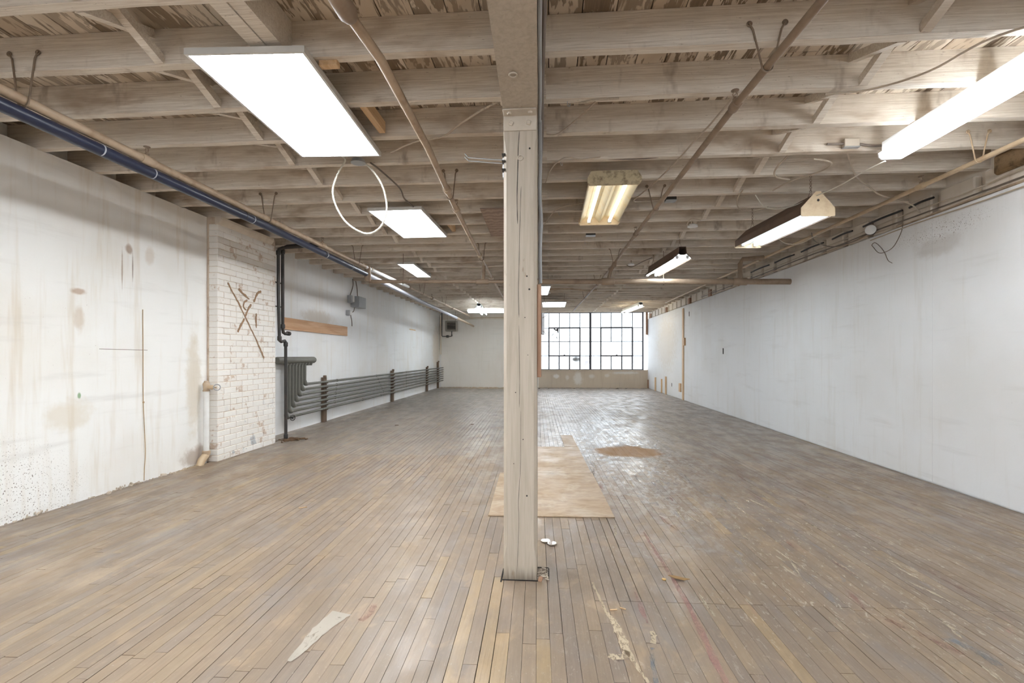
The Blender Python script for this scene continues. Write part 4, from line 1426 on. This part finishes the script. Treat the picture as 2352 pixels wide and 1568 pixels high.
# white drop pipe with valve in the corner before the pier
dp = thing('drop_pipe_with_valve', (-3.77, 5.0, 0), 'cream drop pipe with a small hand valve in the corner beside the brick pier', 'pipe')
MB().tube([(-3.77, 5.0, .83), (-3.77, 5.0, .12)], .029, 16).build('pipe_run', 'pipe_white_and_lit', dp, True)
MB().lathe((-3.77, 5.0, .80), (0, 0, 1), [(0, .034), (.012, .036), (.014, .03), (.06, .032), (.075, .036), (.09, .034), (.10, .024), (.115, .02)], 16).build('valve_body', 'pipe_tan', dp, True)
MB().lathe((-3.77, 5.0, .845), (1, -.1, 0), [(0, .02), (.045, .022), (.07, .026), (.085, .02), (.09, .008), (.13, .006)], 14).build('valve_stem', 'pipe_orange', dp, True)
MB().torus((-3.635, 4.985, .845), (.6, -1, 0), .032, .006, 18, 6).build('hand_wheel', 'galv', dp, True)
MB().tube([(-3.77, 5.0, .14), (-3.77, 4.99, .10), (-3.785, 4.95, .05), (-3.79, 4.92, -.01)], [.034, .038, .04, .036], 16).build('elbow', 'pipe_orange', dp, True)
coupling((-3.77, 4.998, .125), (0, 0, 1), .042, .045, 'pipe_tan', dp, 'collar')

# ------------------------------------------------------------------ things on the far left wall
tag(MB().cbox((-4.057, 8.17, 1.68), (.024, 2.33, .185), Matrix.Rotation(rad(-.3), 3, 'X'), .002).build('wall_plank', 'ply_orange'), 'long orange plywood plank screwed to the wall above the radiator', 'plank')
eb = thing('electrical_box', (-4.0, 9.7, 2.2), 'grey electrical box on the wall above the radiator with wires rising to the joists', 'electrical box')
MB().cbox((-3.985, 9.74, 2.295), (.165, .40, .225), None, .004).build('enclosure', 'grey_box', eb)
MB().cbox((-3.90, 9.74, 2.295), (.006, .38, .21), None, .002).build('door', 'grey_box', eb)
MB().tube(spline([(-4.02, 9.78, 2.40), (-4.04, 9.80, 2.6), (-4.05, 9.75, 2.77)], 4), .009, 8).build('feed_conduit', 'cable_dark', eb, True)
MB().tube(spline([(-4.03, 9.65, 2.19), (-4.04, 9.62, 2.1), (-4.05, 9.5, 2.05), (-4.04, 9.53, 1.9), (-4.03, 9.52, 1.79)], 4), .008, 8).build('drop_cord', 'cable_dark', eb, True)
sb = thing('switch_box', (-4.03, 9.42, 2.28), 'small pale switch box next to the grey electrical box', 'switch box')
MB().cbox((-4.02, 9.43, 2.33), (.09, .12, .15), None, .004).build('enclosure', 'galv', sb)
MB().cbox((-3.97, 9.45, 2.34), (.02, .07, .13), None, .003).build('cover', 'white_plastic', sb)
MB().tube(spline([(-4.03, 9.42, 2.40), (-4.04, 9.55, 2.55), (-4.05, 9.62, 2.66), (-4.05, 9.6, 2.77)], 4), .009, 8).build('feed_conduit', 'cable_dark', sb, True)
ob = thing('outlet_box', (-4.03, 9.35, 2.04), 'small outlet box below the grey electrical box', 'outlet')
MB().cbox((-4.03, 9.35, 2.05), (.075, .09, .10), None, .004).build('enclosure', 'galv', ob)
MB().cbox((-3.985, 9.37, 2.05), (.02, .07, .085), None, .003).build('cover', 'white_plastic', ob)

uh = thing('unit_heater', (-3.5, 16.8, 2.05), 'grey louvred unit heater hung in the far corner above the pipes', 'heater')
MB().cbox((-3.50, 16.95, 2.235), (.40, .30, .37), None, .008).build('casing', 'heater', uh)
MB().cbox((-3.48, 16.795, 2.235), (.30, .012, .26), None, .002).build('louvre_recess', 'hole', uh)
for k in range(5):
    MB().cbox((-3.48, 16.782, 2.13 + .052 * k), (.29, .035, .008), Matrix.Rotation(rad(-30), 3, 'X')).build('louvre_blade', 'heater', uh)
MB().tube([(-3.84, 16.9, 2.75), (-3.84, 16.9, 1.885), (-3.82, 16.9, 1.865), (-3.50, 16.9, 1.865), (-3.48, 16.9, 1.885), (-3.48, 16.9, 2.06)], .016, 10).build('feed_pipe', 'black_iron', uh, True)
MB().lathe((-3.69, 16.9, 1.865), (1, 0, 0), [(0, .02), (.02, .045), (.09, .045), (.12, .02)], 12).build('steam_trap', 'black_iron', uh, True)
for sx in (-.15, .15):
    MB().tube([(-3.5 + sx, 16.95, 2.42), (-3.5 + sx, 16.95, 2.80)], .004, 6).build('hanging_rod', 'steel_rod', uh)
coupling((-3.48, 16.9, 1.90), (0, 0, 1), .024, .07, 'black_iron', uh)
tag(MB().cbox((-4.03, 17.55, 1.95), (.05, .12, 1.45), None, .004).build('corner_board', 'wall_beige'), 'beige board standing in the far corner behind the unit heater', 'board')
tag(MB().tube([(-3.0, 17.72, 2.60), (-2.95, 17.74, 2.59), (-0.45, 17.74, 2.60)], .012, 8).build('wall_conduit', 'pipe_orange', None, True), 'thin ochre conduit along the top of the white partition', 'conduit')
tag(MB().cbox((XLF + .004, 14.0, 1.95), (.010, .62, .03), None, .002).build('wall_ledge_strip', 'pine_z'), 'short wooden strip left on the far left wall', 'strip')

# ------------------------------------------------------------------ near left wall bits
wc = MB().tube(spline([(-3.835, 4.244, 1.63), (-3.834, 4.246, 1.2), (-3.834, 4.249, .755), (-3.833, 4.27, .31), (-3.834, 4.262, .12), (-3.832, 4.255, .01)], 6), .0035, 6)
wc.torus((-3.832, 4.249, .752), (1, 0, 0), .008, .003, 10, 6)
tag(wc.build('hanging_string', 'cord', None, True), 'thin tan string hanging down the stained plaster wall', 'string')
tag(MB().beam((-3.839, 3.81, 1.252), (-3.839, 4.30, 1.246), .003, .004).build('wall_line', 'cable_dark'), 'dark horizontal line drawn on the stained plaster wall', 'mark')
m = MB()
for i in range(120):
    y = R.uniform(1.0, 5.0)
    s = R.uniform(.004, .016) * (1.8 if R.random() < .08 else 1)
    x = XL + abs(R.gauss(0, .018)) + .003
    m.cbox((x, y, s * .35), (s * R.uniform(.7, 1.5), s * R.uniform(.8, 2.2), s), Matrix.Rotation(R.uniform(0, 3), 3, 'Z') @ Matrix.Rotation(R.uniform(-.5, .5), 3, 'X'), s * .22)
for y in (2.62, 3.30, 4.02, 4.11, 2.95):
    for i in range(9):
        s = R.uniform(.006, .018)
        m.cbox((XL + R.uniform(0, .02), y + R.gauss(0, .05), R.uniform(0, .02)), (s * .6, s * 1.6, s), Matrix.Rotation(R.uniform(0, 3), 3, 'X'), s * .22)
db = m.build('plaster_debris', 'plaster_bits')
tag(db, 'crumbled plaster along the foot of the stained wall', 'debris', kind='stuff')
m = MB()
for i in range(70):
    s = R.uniform(.01, .035)
    m.cbox((-3.66 + R.gauss(0, .06), 6.5 + R.gauss(0, .07), s * .3), (s, s * R.uniform(.8, 2.5), s * .7), Matrix.Rotation(R.uniform(0, 3), 3, 'Z'), s * .2)
m.tube([(-3.66, 6.50, .02), (-3.5, 6.46, .022)], .02, 8)
tag(m.build('dirt_pile', 'dirt'), 'small pile of brown dirt and rubble at the foot of the black riser', 'dirt', kind='stuff')

# ------------------------------------------------------------------ long white wall bits
bt = thing('wall_batten', (XR, 13.07, 0), 'tall bare pine batten dividing the far part of the long wall', 'batten')
MB().cbox((XR - .012, 13.07, 1.22), (.024, .12, 2.44), None, .002).build('strip', 'pine_z', bt)
MB().cbox((XR - .022, 12.92, 1.55), (.044, .10, .20), None, .003).build('cleat', 'pine_z', bt)
for (y, z0, z1, w, lab) in ((17.6, 0.0, .31, .09, 'reddish wood stub at the window end of the long wall'), (16.4, 0.0, .45, .09, 'bare wood stub second from the window'), (15.5, 0.0, .44, .07, 'thin wood stub third from the window'),
                            (14.95, 0.0, .54, .10, 'tallest wood stub at the foot of the long wall'), (13.35, .20, .43, .16, 'short wood block fixed above the floor beside the tall batten')):
    tag(MB().cbox((XR - .017, y, (z0 + z1) / 2), (.034, w, z1 - z0), None, .003).build('wood_stub', 'brown_z' if y > 17 else 'pine_z'), lab, 'wood stub', 'wood stubs along the long wall')
for i, (y, lab) in enumerate(((9.3, 'brown wood block on the wall ledge nearest the cross main'), (11.0, 'second brown wood block on the wall ledge'), (12.6, 'third brown wood block on the wall ledge'),
                              (15.0, 'fourth brown wood block on the wall ledge'), (17.3, 'brown wood block on the wall ledge by the window'))):
    tag(MB().cbox((XR + .035, y, 2.58), (.08, .16, .155), None, .003).build('ledge_block', 'brown_z'), lab, 'wood block', 'blocks on the wall ledge')
# conduits and cables along the ledge
for k, (xx, z, r, mt, lab) in enumerate(((3.60, 2.535, .012, 'pipe_tan', 'tan conduit lying in the corner of the wall ledge'), (3.545, 2.47, .006, 'cable', 'thin pale cable clipped just below the wall ledge'),
                                         (3.57, 2.56, .007, 'cable_dark', 'dark cable above the tan conduit on the wall ledge'), (3.56, 2.60, .006, 'cable', 'pale cable highest on the wall ledge'))):
    pts = [(xx + R.uniform(-.004, .004), 2.0 + .6 * j, z + R.uniform(-.012, .012)) for j in range(17 if k != 1 else 7)]
    tag(MB().tube(spline(pts, 3), r, 8).build('ledge_cable', mt, None, True), lab, 'cable', 'cables along the wall ledge')
bc = thing('black_clip_cable', (3.57, 6.5, 2.66), 'broken black cable run clipped high on the wall ledge', 'cable')
for y0, y1 in ((4.75, 5.05), (5.15, 5.75), (5.95, 6.35), (6.55, 7.1), (7.3, 7.9), (8.1, 8.8)):
    MB().tube(spline([(3.565, y0, 2.665), (3.56, (y0 + y1) / 2, 2.67), (3.565, y1, 2.662)], 4), .011, 8).build('cable_length', 'cable_black', bc, True)
rbx = thing('round_junction_box', (3.50, 5.53, 2.57), 'round white-faced junction box on the long wall ledge', 'junction box')
MB().lathe((3.55, 5.60, 2.57), (-.55, -.8, 0), [(0, .048), (.075, .048), (.078, .044)], 20).build('body', 'dark_box', rbx, True)
MB().lathe((3.507, 5.537, 2.57), (-.55, -.8, 0), [(0, .052), (.006, .052), (.008, .048)], 20).build('cover_disc', 'white_plastic', rbx, True)
wl_ = MB().tube(spline([(3.548, 5.115, 2.516), (3.545, 5.14, 2.43), (3.54, 5.25, 2.31), (3.53, 5.42, 2.29), (3.53, 5.53, 2.38), (3.53, 5.55, 2.41), (3.53, 5.50, 2.42), (3.53, 5.42, 2.36), (3.53, 5.35, 2.28), (3.53, 5.30, 2.19), (3.53, 5.24, 2.15)], 6), .0035, 6)
tag(wl_.build('dangling_wire', 'cable_dark', None, True), 'loose wire with a curled end dangling on the long white wall', 'wire')
tag(MB().cbox((3.60, 3.6, 2.72), (.09, 1.1, .16), None, .02).build('insulation_batt', 'insulation'), 'sooty insulation stuffed over the long wall under the ochre pipe', 'insulation')
for (y, z, w, h_, lab) in ((10.15, 1.28, .04, .12, 'small dark slot in the long white wall'), (12.55, 2.25, .04, .12, 'dark hole in the long wall beside the pine batten'), (14.3, .33, .04, .10, 'tiny dark hole low on the long wall')):
    tag(MB().cbox((XR - .001, y, z), (.006, w, h_), None, .001).build('wall_hole', 'hole'), lab, 'hole')


# ------------------------------------------------------------------ cables and boxes on the ceiling
def armoured(pts, r, sub, label, mat='armour', pitch=.009):
    P = spline(pts, sub)
    # resample evenly so the armour ribs stay regular
    out = [P[0]]
    acc = 0
    for a, b in zip(P, P[1:]):
        d = (b - a).length
        while acc + d >= pitch / 2:
            k = (pitch / 2 - acc) / d
            a = a.lerp(b, k)
            out.append(a)
            d = (b - a).length
            acc = 0
        acc += d
    rr = [r * (1.0 if i % 2 else .80) for i in range(len(out))]
    return tag(MB().tube(out, rr, 8).build('armoured_cable', mat, None, False), label, 'cable', 'armoured cables')


armoured([(-1.60, 3.60, 2.74), (-1.635, 3.73, 2.76), (-1.709, 3.75, 2.66), (-1.749, 3.75, 2.521), (-1.709, 3.75, 2.379), (-1.618, 3.75, 2.254), (-1.474, 3.75, 2.177), (-1.366, 3.75, 2.214), (-1.309, 3.75, 2.317), (-1.305, 3.75, 2.439), (-1.348, 3.75, 2.58), (-1.438, 3.75, 2.705), (-1.51, 3.74, 2.755)],
         .0085, 8, 'big pale loop of armoured cable hanging behind the large LED panel')
rc = thing('round_ceiling_box', (-1.51, 3.71, 2.72), 'round pale cover plate at the far edge of the large LED panel', 'junction box')
MB().lathe((-1.515, 3.70, 2.752), (0, 0, -1), [(0, .05), (.02, .05), (.022, .058), (.028, .058), (.030, .05)], 20).build('cover_disc', 'grey_box', rc, True)
armoured([(-1.20, 3.55, 2.735), (-0.95, 3.35, 2.72), (-0.75, 3.32, 2.735), (-0.6, 3.1, 2.70), (-0.42, 2.95, 2.72), (-0.30, 2.92, 2.755)], .007, 8, 'armoured cable from the large LED panel to the girder', 'cable')
armoured([(-0.03, 2.96, 2.755), (0.08, 2.98, 2.76), (0.20, 2.96, 2.745), (0.28, 2.93, 2.74), (0.42, 2.92, 2.742)], .006, 8, 'armoured cable leaving the girder on the long wall side', 'cable')
armoured([(2.42, 3.66, 2.60), (2.37, 3.78, 2.585), (2.33, 4.05, 2.565), (2.28, 4.26, 2.56), (2.17, 4.55, 2.545), (2.05, 4.72, 2.60), (1.98, 4.78, 2.74)], .0055, 8, 'armoured cable slung from the LED bar over the hanging light', 'armour')
tag(MB().tube(spline([(-1.43, 3.74, 2.74), (-1.40, 3.9, 2.735), (-1.37, 4.3, 2.73), (-1.42, 4.6, 2.735), (-1.40, 4.85, 2.73)], 5), .007, 8).build('ceiling_cable', 'cable_dark', None, True), 'brown cable linking the two nearer LED panels', 'cable')

CB = [([(0.02, 3.86, 2.745), (0.35, 3.85, 2.79), (0.8, 3.85, 2.765), (1.15, 3.85, 2.79), (1.7, 3.85, 2.80), (2.0, 3.85, 2.79), (2.15, 3.85, 2.82)], .007, 'cable', 'pale cable stapled along the joist face behind the yellowed fitting'),
      ([(0.3, 3.84, 2.76), (0.75, 3.84, 2.745), (1.25, 3.83, 2.80), (1.8, 3.84, 2.84), (2.6, 3.84, 2.85)], .005, 'cable_dark', 'dark cable rising across the joist face behind the yellowed fitting'),
      ([(1.10, 2.9, 2.74), (1.07, 3.3, 2.74), (1.04, 3.5, 2.735), (1.0, 3.9, 2.735), (0.93, 4.35, 2.73), (0.86, 4.65, 2.725), (0.84, 4.85, 2.735), (0.95, 4.95, 2.76), (1.12, 4.95, 2.77)], .006, 'cable', 'pale cable following the brown sprinkler pipe down to the dark box'),
      ([(1.24, 4.78, 2.79), (1.5, 4.78, 2.81), (1.75, 4.77, 2.77), (1.9, 4.77, 2.80), (2.1, 4.76, 2.80), (2.35, 4.76, 2.82)], .006, 'cable_dark', 'dark wavy cable leaving the dark junction box'),
      ([(1.90, 3.88, 2.80), (1.86, 4.1, 2.735), (1.93, 4.25, 2.72), (2.06, 4.3, 2.71)], .007, 'cable', 'stiff loose cable end drooping below the joists'),
      ([(2.06, 3.92, 2.735), (2.24, 4.0, 2.73), (2.27, 4.2, 2.74), (2.12, 4.42, 2.735), (2.08, 4.65, 2.735)], .006, 'cable', 'pale curving cable crossing three joists above the hanging light'),
      ([(1.80, 4.62, 2.74), (1.80, 4.75, 2.70), (1.87, 4.9, 2.65), (2.02, 4.95, 2.63), (2.15, 4.9, 2.66)], .006, 'cable', 'drooping cable loop beside the hanging light'),
      ([(2.3, 3.92, 2.82), (2.6, 4.3, 2.735), (2.9, 4.6, 2.735), (3.1, 4.75, 2.70), (3.4, 4.8, 2.62), (3.55, 4.9, 2.57)], .007, 'cable', 'pale cable arching from the joists to the wall ledge'),
      ([(2.10, 3.81, 2.80), (2.3, 3.80, 2.79), (2.45, 3.80, 2.77), (2.75, 3.80, 2.79), (2.9, 3.80, 2.83)], .009, 'cable_dark', 'thick dark cable behind the end of the LED bar'),
      ([(1.62, 2.96, 2.738), (1.85, 2.93, 2.738), (2.0, 2.7, 2.70), (2.15, 2.48, 2.735), (2.45, 2.2, 2.70), (2.75, 2.0, 2.735)], .006, 'cable', 'slender cable strung diagonally under the nearest joists'),
      ([(-0.02, 3.35, 2.74), (0.06, 3.30, 2.72), (0.2, 3.1, 2.735), (0.28, 2.95, 2.745)], .004, 'cable', 'thin wire slanting up from the post to the nearest joists'),
      ([(-0.03, 3.9, 2.60), (0.02, 3.8, 2.68), (0.12, 3.75, 2.735), (0.25, 3.8, 2.74), (0.40, 3.82, 2.76)], .005, 'cable', 'thin wire beside the post reaching the old yellowed fitting'),
      ([(-0.06, 5.2, 2.60), (0.02, 5.1, 2.69), (0.12, 5.0, 2.735), (0.35, 4.95, 2.76)], .005, 'cable', 'thin wire behind the old yellowed fitting'),
      ([(1.72, 5.62, 2.74), (1.60, 5.55, 2.74), (1.58, 5.65, 2.70), (1.66, 5.70, 2.70)], .005, 'cable', 'short curled wire at the white lamp base'),
      ([(3.0, 5.75, 2.60), (3.12, 5.9, 2.54), (3.3, 5.9, 2.47), (3.42, 5.75, 2.48), (3.52, 5.62, 2.54)], .006, 'cable_dark', 'dark cable loop sagging beside the round junction box'),
      ([(2.45, 5.35, 2.45), (2.6, 5.5, 2.43), (2.8, 5.6, 2.45), (3.0, 5.6, 2.55), (3.15, 5.55, 2.62)], .005, 'cable', 'white cord from the hanging light to the ochre pipe'),
      ([(1.25, 7.9, 2.66), (1.35, 7.95, 2.64), (1.5, 7.8, 2.70), (1.62, 7.7, 2.735)], .006, 'cable_dark', 'short dark cable behind the cross main'),
      ([(-0.2, 11.2, 2.72), (0.4, 11.2, 2.74), (0.9, 11.3, 2.70), (1.1, 11.3, 2.73)], .02, 'pipe_tan', 'pale sagging strip under the joists before the window')]
for pts, r, mt, lab in CB:
    tag(MB().tube(spline(pts, 6), r, 8).build('ceiling_cable', mt, None, True), lab, 'cable', 'cables under the joists')


def jbox(c, s, label, mat, cover):
    t = thing('junction_box', (c[0], c[1], c[2] - s[2] / 2), label, 'junction box', 'junction boxes under the joists')
    MB().cbox(c, s, None, .004).build('enclosure', mat, t)
    MB().cbox((c[0], c[1], c[2] - s[2] / 2 - .003), (s[0] * 1.06, s[1] * 1.06, .006), None, .001).build('cover', cover, t)


jbox((1.215, 4.93, 2.80), (.10, .09, .10), 'dark junction box beside the brown sprinkler pipe', 'dark_box', 'galv')
jbox((0.535, 6.30, 2.81), (.12, .09, .11), 'grey junction box beyond the old yellowed fitting', 'dark_box', 'galv')
jbox((2.27, 3.81, 2.80), (.11, .045, .06), 'grey junction box next to the end of the LED bar', 'iron_paint', 'galv')
lbp = thing('lamp_base', (1.655, 5.70, 2.68), 'round white lamp base hanging under the bridging', 'lamp base')
MB().lathe((1.655, 5.70, 2.715), (0, 0, -1), [(0, .035), (.012, .055), (.03, .058), (.034, .03)], 18).build('rose', 'white_plastic', lbp, True)
MB().tube([(1.655, 5.70, 2.71), (1.66, 5.71, 2.79)], .006, 8).build('stem', 'steel_rod', lbp)
sml = thing('lamp_base', (1.33, 7.95, 2.66), 'small white lamp base behind the cross main', 'lamp base')
MB().lathe((1.33, 7.95, 2.70), (0, 0, -1), [(0, .03), (.012, .05), (.03, .052), (.034, .03)], 16).build('rose', 'white_plastic', sml, True)
MB().tube([(1.33, 7.95, 2.69), (1.33, 7.95, 2.76)], .006, 8).build('stem', 'steel_rod', sml)
# little cup hooks on joist edges beside the post
for i, (x, y, lab) in enumerate(((0.11, 2.945, 'small cup hook on the joist edge nearest the post'), (0.09, 3.86, 'small cup hook on the joist edge behind the post'), (0.36, 5.68, 'small hook under the joist behind the old yellowed fitting'),
                                 (0.48, 6.6, 'small wire hook beyond the grey junction box'), (0.10, 5.22, 'small hook under the joist beside the post'))):
    m = MB()
    m.tube(spline([(x, y, ZJ), (x, y, ZJ - .02), (x + .008, y, ZJ - .032), (x + .016, y, ZJ - .022), (x + .012, y, ZJ - .012)], 3), .0022, 6)
    tag(m.build('cup_hook', 'bright_steel', None, True), lab, 'hook', 'hooks under the joists')

# ------------------------------------------------------------------ things lying on the floor
Rp = rad(2.0)
tag(MB().cbox((-0.01, 4.205, .0045), (.935, 1.30, .007), rz(Rp), .001).build('plywood_sheet', 'plysheet'), 'wide scuffed plywood sheet on the floor directly behind the post', 'plywood sheet', 'plywood sheets on the floor')
tag(MB().cbox((0.085, 5.56, .0045), (.62, 1.385, .007), rz(Rp), .001).build('plywood_sheet', 'plysheet'), 'narrower plywood sheet on the floor beyond the wide one', 'plywood sheet', 'plywood sheets on the floor')
tag(MB().cbox((0.265, 6.73, .0045), (.17, .88, .007), rz(Rp), .001).build('plywood_sheet', 'plysheet'), 'small strip of plywood on the floor furthest from the post', 'plywood sheet', 'plywood sheets on the floor')


def ring_dish(c, r, label):
    m = MB()
    m.lathe((c[0], c[1], .001), (0, 0, 1), [(0, r * .8), (.003, r), (.009, r), (.010, r * .86), (.005, r * .7), (.004, .002)], 22)
    tag(m.build('glass_disc', 'clear_glass', None, True), label, 'glass disc', 'glass discs by the post')


ring_dish((-0.025, 3.085), .030, 'clear glass disc on the floor closer to the post')
ring_dish((0.018, 3.045), .030, 'clear glass disc lying beside the other, further from the post')
tag(MB().lathe((0.61, 2.614, .0005), (0, 0, 1), [(0, .011), (.003, .012), (.005, .010)], 14).build('bottle_cap', 'brass', None, True), 'small brass cap on the floor beside the dry leaf', 'cap')
m = MB()
P = [(-.055, .012), (-.02, .03), (.01, .022), (.05, -.022), (.02, -.02), (-.03, -.004)]
m.prism([(0.69 + a, 2.615 + b, .004 + abs(a) * .25) for a, b in P], None, (0, 0, .0025)).build('dry_leaf', 'leaf', None, tags=('curled dry leaf on the floor beside the brass cap', 'leaf'))
for i, (x, y, l, a, lab) in enumerate(((0.30, 2.28, .035, .2, 'thin wood sliver on the floor in front of the cross seam'), (0.345, 2.295, .03, -.5, 'short wood sliver beside the thin one'), (-1.93, 3.62, .06, .5, 'pale wood sliver on the floor on the radiator side'),
                                       (-0.50, 6.2, .03, .3, 'dark scrap on the floor beyond the plywood'), (-1.33, 8.2, .05, .2, 'dark scrap on the far floor on the radiator side'), (-2.6, 8.0, .06, .1, 'dark scrap on the floor under the radiator'))):
    tag(MB().cbox((x, y, .004), (l, .006 if i < 3 else .03, .005), rz(a), .001).build('wood_sliver', 'dirt' if i > 2 else 'pine'), lab, 'wood chip', 'scraps on the floor')
tag(MB().cbox((-0.048, 2.545, .012), (.022, .018, .028), Matrix.Rotation(.4, 3, 'Y'), .005).build('brick_chip', 'brown_z'), 'small brick-coloured chip against the foot of the post', 'chip')
# rubbish-filled gap in the boards beside the post
m = MB()
for i in range(60):
    s = R.uniform(.004, .010)
    m.cbox((-0.036 + R.uniform(-.028, .028), 2.63 + R.uniform(-.065, .07), .0005 + s * .2), (s, s * R.uniform(1, 3), s * .6), rz(R.uniform(0, 3)), s * .2)
tag(m.build('floor_rubbish', 'plaster_bits'), 'splinters and grit beside the foot of the post', 'debris', kind='stuff')
m = MB().cbox((-0.036, 2.708, .0008), (.062, .006, .0016)).cbox((-0.004, 2.63, .0008), (.006, .14, .0016)).cbox((-0.156, 2.546, .0008), (.19, .010, .0016)).cbox((-0.256, 2.60, .0008), (.008, .16, .0016))
m.build('floor_gap', 'hole', floor)


# worn paint on the boards
def smear(pts, w, mat, label=None, jag=.35, sub=5):
    P = spline([(a, b, .0022) for a, b in pts], sub)
    n = len(P)
    m = MB()
    for i, p in enumerate(P):
        t = (P[min(i + 1, n - 1)] - P[max(i - 1, 0)]).normalized()
        s = Vector((-t.y, t.x, 0))
        ww = w(i / (n - 1)) if callable(w) else w
        m.v += [p - s * ww * R.uniform(1 - jag, 1 + jag), p + s * ww * R.uniform(1 - jag, 1 + jag)]
    for i in range(n - 1):
        m.f.append((2 * i + 1, 2 * i, 2 * i + 2, 2 * i + 3))
    return m.build('paint_smear', mat, floor)


smear([(0.635, 3.3), (0.645, 2.96), (0.66, 2.574), (0.658, 2.204), (0.64, 1.78), (0.63, 1.5)], lambda t: .006 + .012 * t, 'pink_paint')
smear([(0.225, 2.55), (0.244, 2.413), (0.262, 2.28), (0.288, 2.175), (0.305, 2.05), (0.318, 1.96), (0.335, 1.88), (0.362, 1.787), (0.40, 1.68)], lambda t: .005 + .014 * math.exp(-((t - .5) / .2) ** 2), 'white_paint')
smear([(0.315, 1.97), (0.29, 1.93), (0.26, 1.925), (0.235, 1.935)], .016, 'white_paint')
smear([(0.43, 2.03), (0.445, 2.09), (0.44, 2.12)], .012, 'white_paint')
smear([(-0.965, 2.16), (-0.985, 2.08), (-1.0, 1.98), (-1.005, 1.88), (-1.015, 1.80)], lambda t: .008 + .045 * (1 - t) ** .8, 'grey_paint', None, .12)
smear([(1.68, 2.16), (1.71, 2.11), (1.73, 2.06), (1.722, 1.99)], lambda t: .02, 'blue_paint')
smear([(1.52, 2.30), (1.58, 2.20), (1.63, 2.10), (1.655, 2.05)], lambda t: .013, 'red_paint')
smear([(-0.84, 2.24), (-0.83, 2.17), (-0.85, 2.10)], .016, 'red_paint')
smear([(0.42, 2.0), (0.40, 1.9), (0.39, 1.78)], .008, 'blue_paint')
for i in range(90):
    x = R.uniform(0.4, 3.3)
    y = R.uniform(1.8, 5.2)
    if abs(x - .66) < .08:
        continue
    l = R.uniform(.05, .35)
    a = R.gauss(1.6, .12)
    smear([(x, y), (x + math.cos(a) * l * .5 + R.gauss(0, .006), y + math.sin(a) * l * .5), (x + math.cos(a) * l, y + math.sin(a) * l)], lambda t: R.uniform(.003, .012) * math.sin(max(.15, t * 3)) + .002,
          R.choice(('cream_scuff', 'cream_scuff', 'cream_scuff', 'cream_scuff', 'cream_scuff', 'blue_paint', 'pink_paint')), sub=4)
